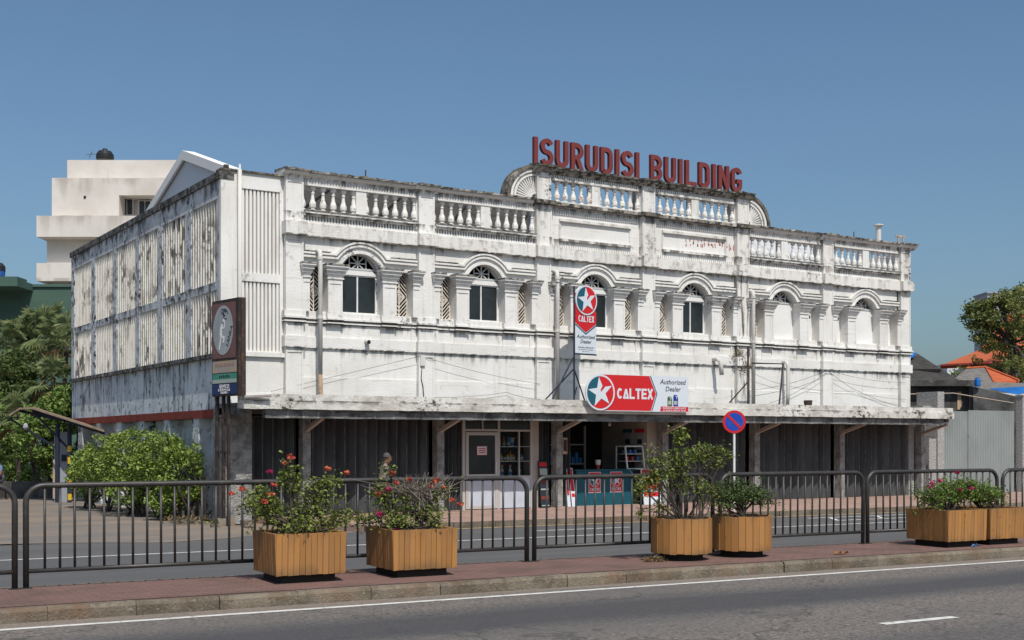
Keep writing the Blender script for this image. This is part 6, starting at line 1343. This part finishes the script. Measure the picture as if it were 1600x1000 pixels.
def walker(loc, rz):
    """older man walking, facing local +x, shoulders stooped"""
    t = thing('person', 'grey haired man in glasses and pale shirt walking along the pavement', 'person', loc, rz)
    J = {'pelvis': ((0, 0, .80), (.135, .105)), 'waist': ((.01, 0, .93), (.135, .105)), 'chest': ((.045, 0, 1.10), (.165, .12)), 'neckb': ((.07, 0, 1.25), (.075, .065)), 'neck': ((.10, 0, 1.31), .048), 'jaw': ((.135, 0, 1.37), (.058, .062)), 'skull': ((.125, 0, 1.45), (.075, .084)), 'crown': ((.115, 0, 1.505), (.055, .06)), 'nose': ((.235, 0, 1.405), .012)}
    B = [('pelvis', 'waist'), ('waist', 'chest'), ('chest', 'neckb'), ('neckb', 'neck'), ('neck', 'jaw'), ('jaw', 'skull'), ('skull', 'crown'), ('jaw', 'nose')]
    Zn = {'pelvis': 2, 'waist': 1, 'chest': 1, 'neckb': 1, 'neck': 0, 'jaw': 0, 'skull': 0, 'crown': 0}
    for sd, y, sw, lg in (('l', .17, .10, .16), ('r', -.17, -.10, -.16)):
        J[sd + 'sh'] = ((.05, y, 1.19), .062); J[sd + 'el'] = ((.02 + sw, y * 1.25, .97), .043); J[sd + 'wrist'] = ((.12 + sw * 1.5, y * 1.2, .79), .027)
        J[sd + 'hip'] = ((0, y * .48, .76), .085); J[sd + 'knee'] = ((.05 + lg * .7, y * .5, .43), .058); J[sd + 'ankle'] = ((-.02 + lg * 1.4, y * .5, .08), .038); J[sd + 'toe'] = ((.14 + lg * 1.4, y * .52, .03), .032)
        B += [('chest', sd + 'sh'), (sd + 'sh', sd + 'el'), (sd + 'el', sd + 'wrist'), ('pelvis', sd + 'hip'), (sd + 'hip', sd + 'knee'), (sd + 'knee', sd + 'ankle'), (sd + 'ankle', sd + 'toe')]
        for k, z in (('sh', 1), ('el', 1), ('wrist', 0), ('hip', 2), ('knee', 2), ('ankle', 2), ('toe', 3)): Zn[sd + k] = z
        hand(J, B, Zn, sd, J[sd + 'wrist'][0], (.35, 0, -1), (1 if sd == 'l' else 1, -y, 0))
    skin_body('body', J, B, t, Zn, ['skin', 'shirt', 'trousers', 'sign_ink'], loc, rz)
    rot = Matrix.Rotation(rz, 4, 'Z'); L = Vector(loc)
    h = MB(); n = 14                                             # short grey hair round the back and top
    for k in range(7):
        a = R(-10 + 100 * k / 6)
        for j in range(n): b = 2 * math.pi * j / n; h.v.append((.108 + .096 * math.cos(a) * math.cos(b) * (1 if math.cos(b) < 0 else .72), .088 * math.cos(a) * math.sin(b), 1.462 + .088 * math.sin(a)))
    h.f += [(k * n + j, k * n + (j + 1) % n, (k + 1) * n + (j + 1) % n, (k + 1) * n + j) for k in range(6) for j in range(n)]; h.sm = True
    inst('hair', h.mesh('hair', 'hair_grey'), t, L, rot)
    g = MB()
    for s in (-1, 1): g.ribbon([(s * .034 + a, 1.435 + b) for a, b in arc(0, 0, .024, 0, 340, 12)], -.003, .003, -.004, .004); g.obox((s * .06, 0, 1.44), (s * .085, .12, 1.445), .005, .006)
    g.obox((-.012, 0, 1.44), (.012, 0, 1.44), .005, .005); inst('glasses', g.mesh('glasses', 'sign_ink'), t, L + rot @ Vector((.215, 0, 0)), rot @ Matrix.Rotation(R(90), 4, 'Z'))
    e = MB()
    for s in (-1, 1): e.lathe([(.004, -.022), (.014, -.015), (.016, .012), (.006, .024)], 8, (.115, s * .092, 1.425))
    inst('ears', e.mesh('ears', 'skin'), t, L, rot)
    return t
walker((12.50, 25.45, .055), R(-3))
def sitter(loc, rz):
    t = thing('person', 'person in blue top sitting by the shrubs at the left edge', 'person', loc, rz)
    J = {'pelvis': ((0, 0, .60), (.15, .12)), 'waist': ((.02, 0, .74), (.14, .11)), 'chest': ((.09, 0, .95), (.165, .12)), 'neckb': ((.13, 0, 1.10), (.07, .06)), 'neck': ((.16, 0, 1.15), .05), 'jaw': ((.20, 0, 1.21), .06), 'skull': ((.19, 0, 1.29), (.08, .085)), 'crown': ((.18, 0, 1.35), .055)}
    B = [('pelvis', 'waist'), ('waist', 'chest'), ('chest', 'neckb'), ('neckb', 'neck'), ('neck', 'jaw'), ('jaw', 'skull'), ('skull', 'crown')]; Zn = {'pelvis': 2, 'waist': 1, 'chest': 1, 'neckb': 1, 'crown': 3, 'skull': 3}
    for sd, y in (('l', .17), ('r', -.17)):
        J[sd + 'sh'] = ((.10, y, 1.04), .06); J[sd + 'el'] = ((.16, y * 1.3, .80), .042); J[sd + 'wrist'] = ((.36, y * .9, .72), .027)
        J[sd + 'hip'] = ((.04, y * .5, .60), .09); J[sd + 'knee'] = ((.44, y * .7, .60), .06); J[sd + 'ankle'] = ((.42, y * .7, .12), .038); J[sd + 'toe'] = ((.58, y * .7, .05), .033)
        B += [('chest', sd + 'sh'), (sd + 'sh', sd + 'el'), (sd + 'el', sd + 'wrist'), ('pelvis', sd + 'hip'), (sd + 'hip', sd + 'knee'), (sd + 'knee', sd + 'ankle'), (sd + 'ankle', sd + 'toe')]
        for k, z in (('sh', 1), ('el', 0), ('hip', 2), ('knee', 2), ('ankle', 2), ('toe', 3)): Zn[sd + k] = z
        hand(J, B, Zn, sd, J[sd + 'wrist'][0], (1, 0, -.3), (0, 0, -1))
    skin_body('body', J, B, t, Zn, ['skin', 'shirt_blue', 'trousers', 'hair_black'], loc, rz)
p = at(2, 790, 40.0); sitter((p.x, p.y, 0), R(200))
st_ = thing('stool', 'low wooden block seat under the sitting person at the left edge', 'stool', (p.x, p.y, 0)); MB().box(p.x - .2, p.x + .2, p.y - .2, p.y + .2, .40, .47).build('seat', 'bark', st_)
for a in (-.16, .16):
    for b in (-.16, .16): MB().box(p.x + a - .02, p.x + a + .02, p.y + b - .02, p.y + b + .02, 0, .40).build('leg', 'bark', st_)
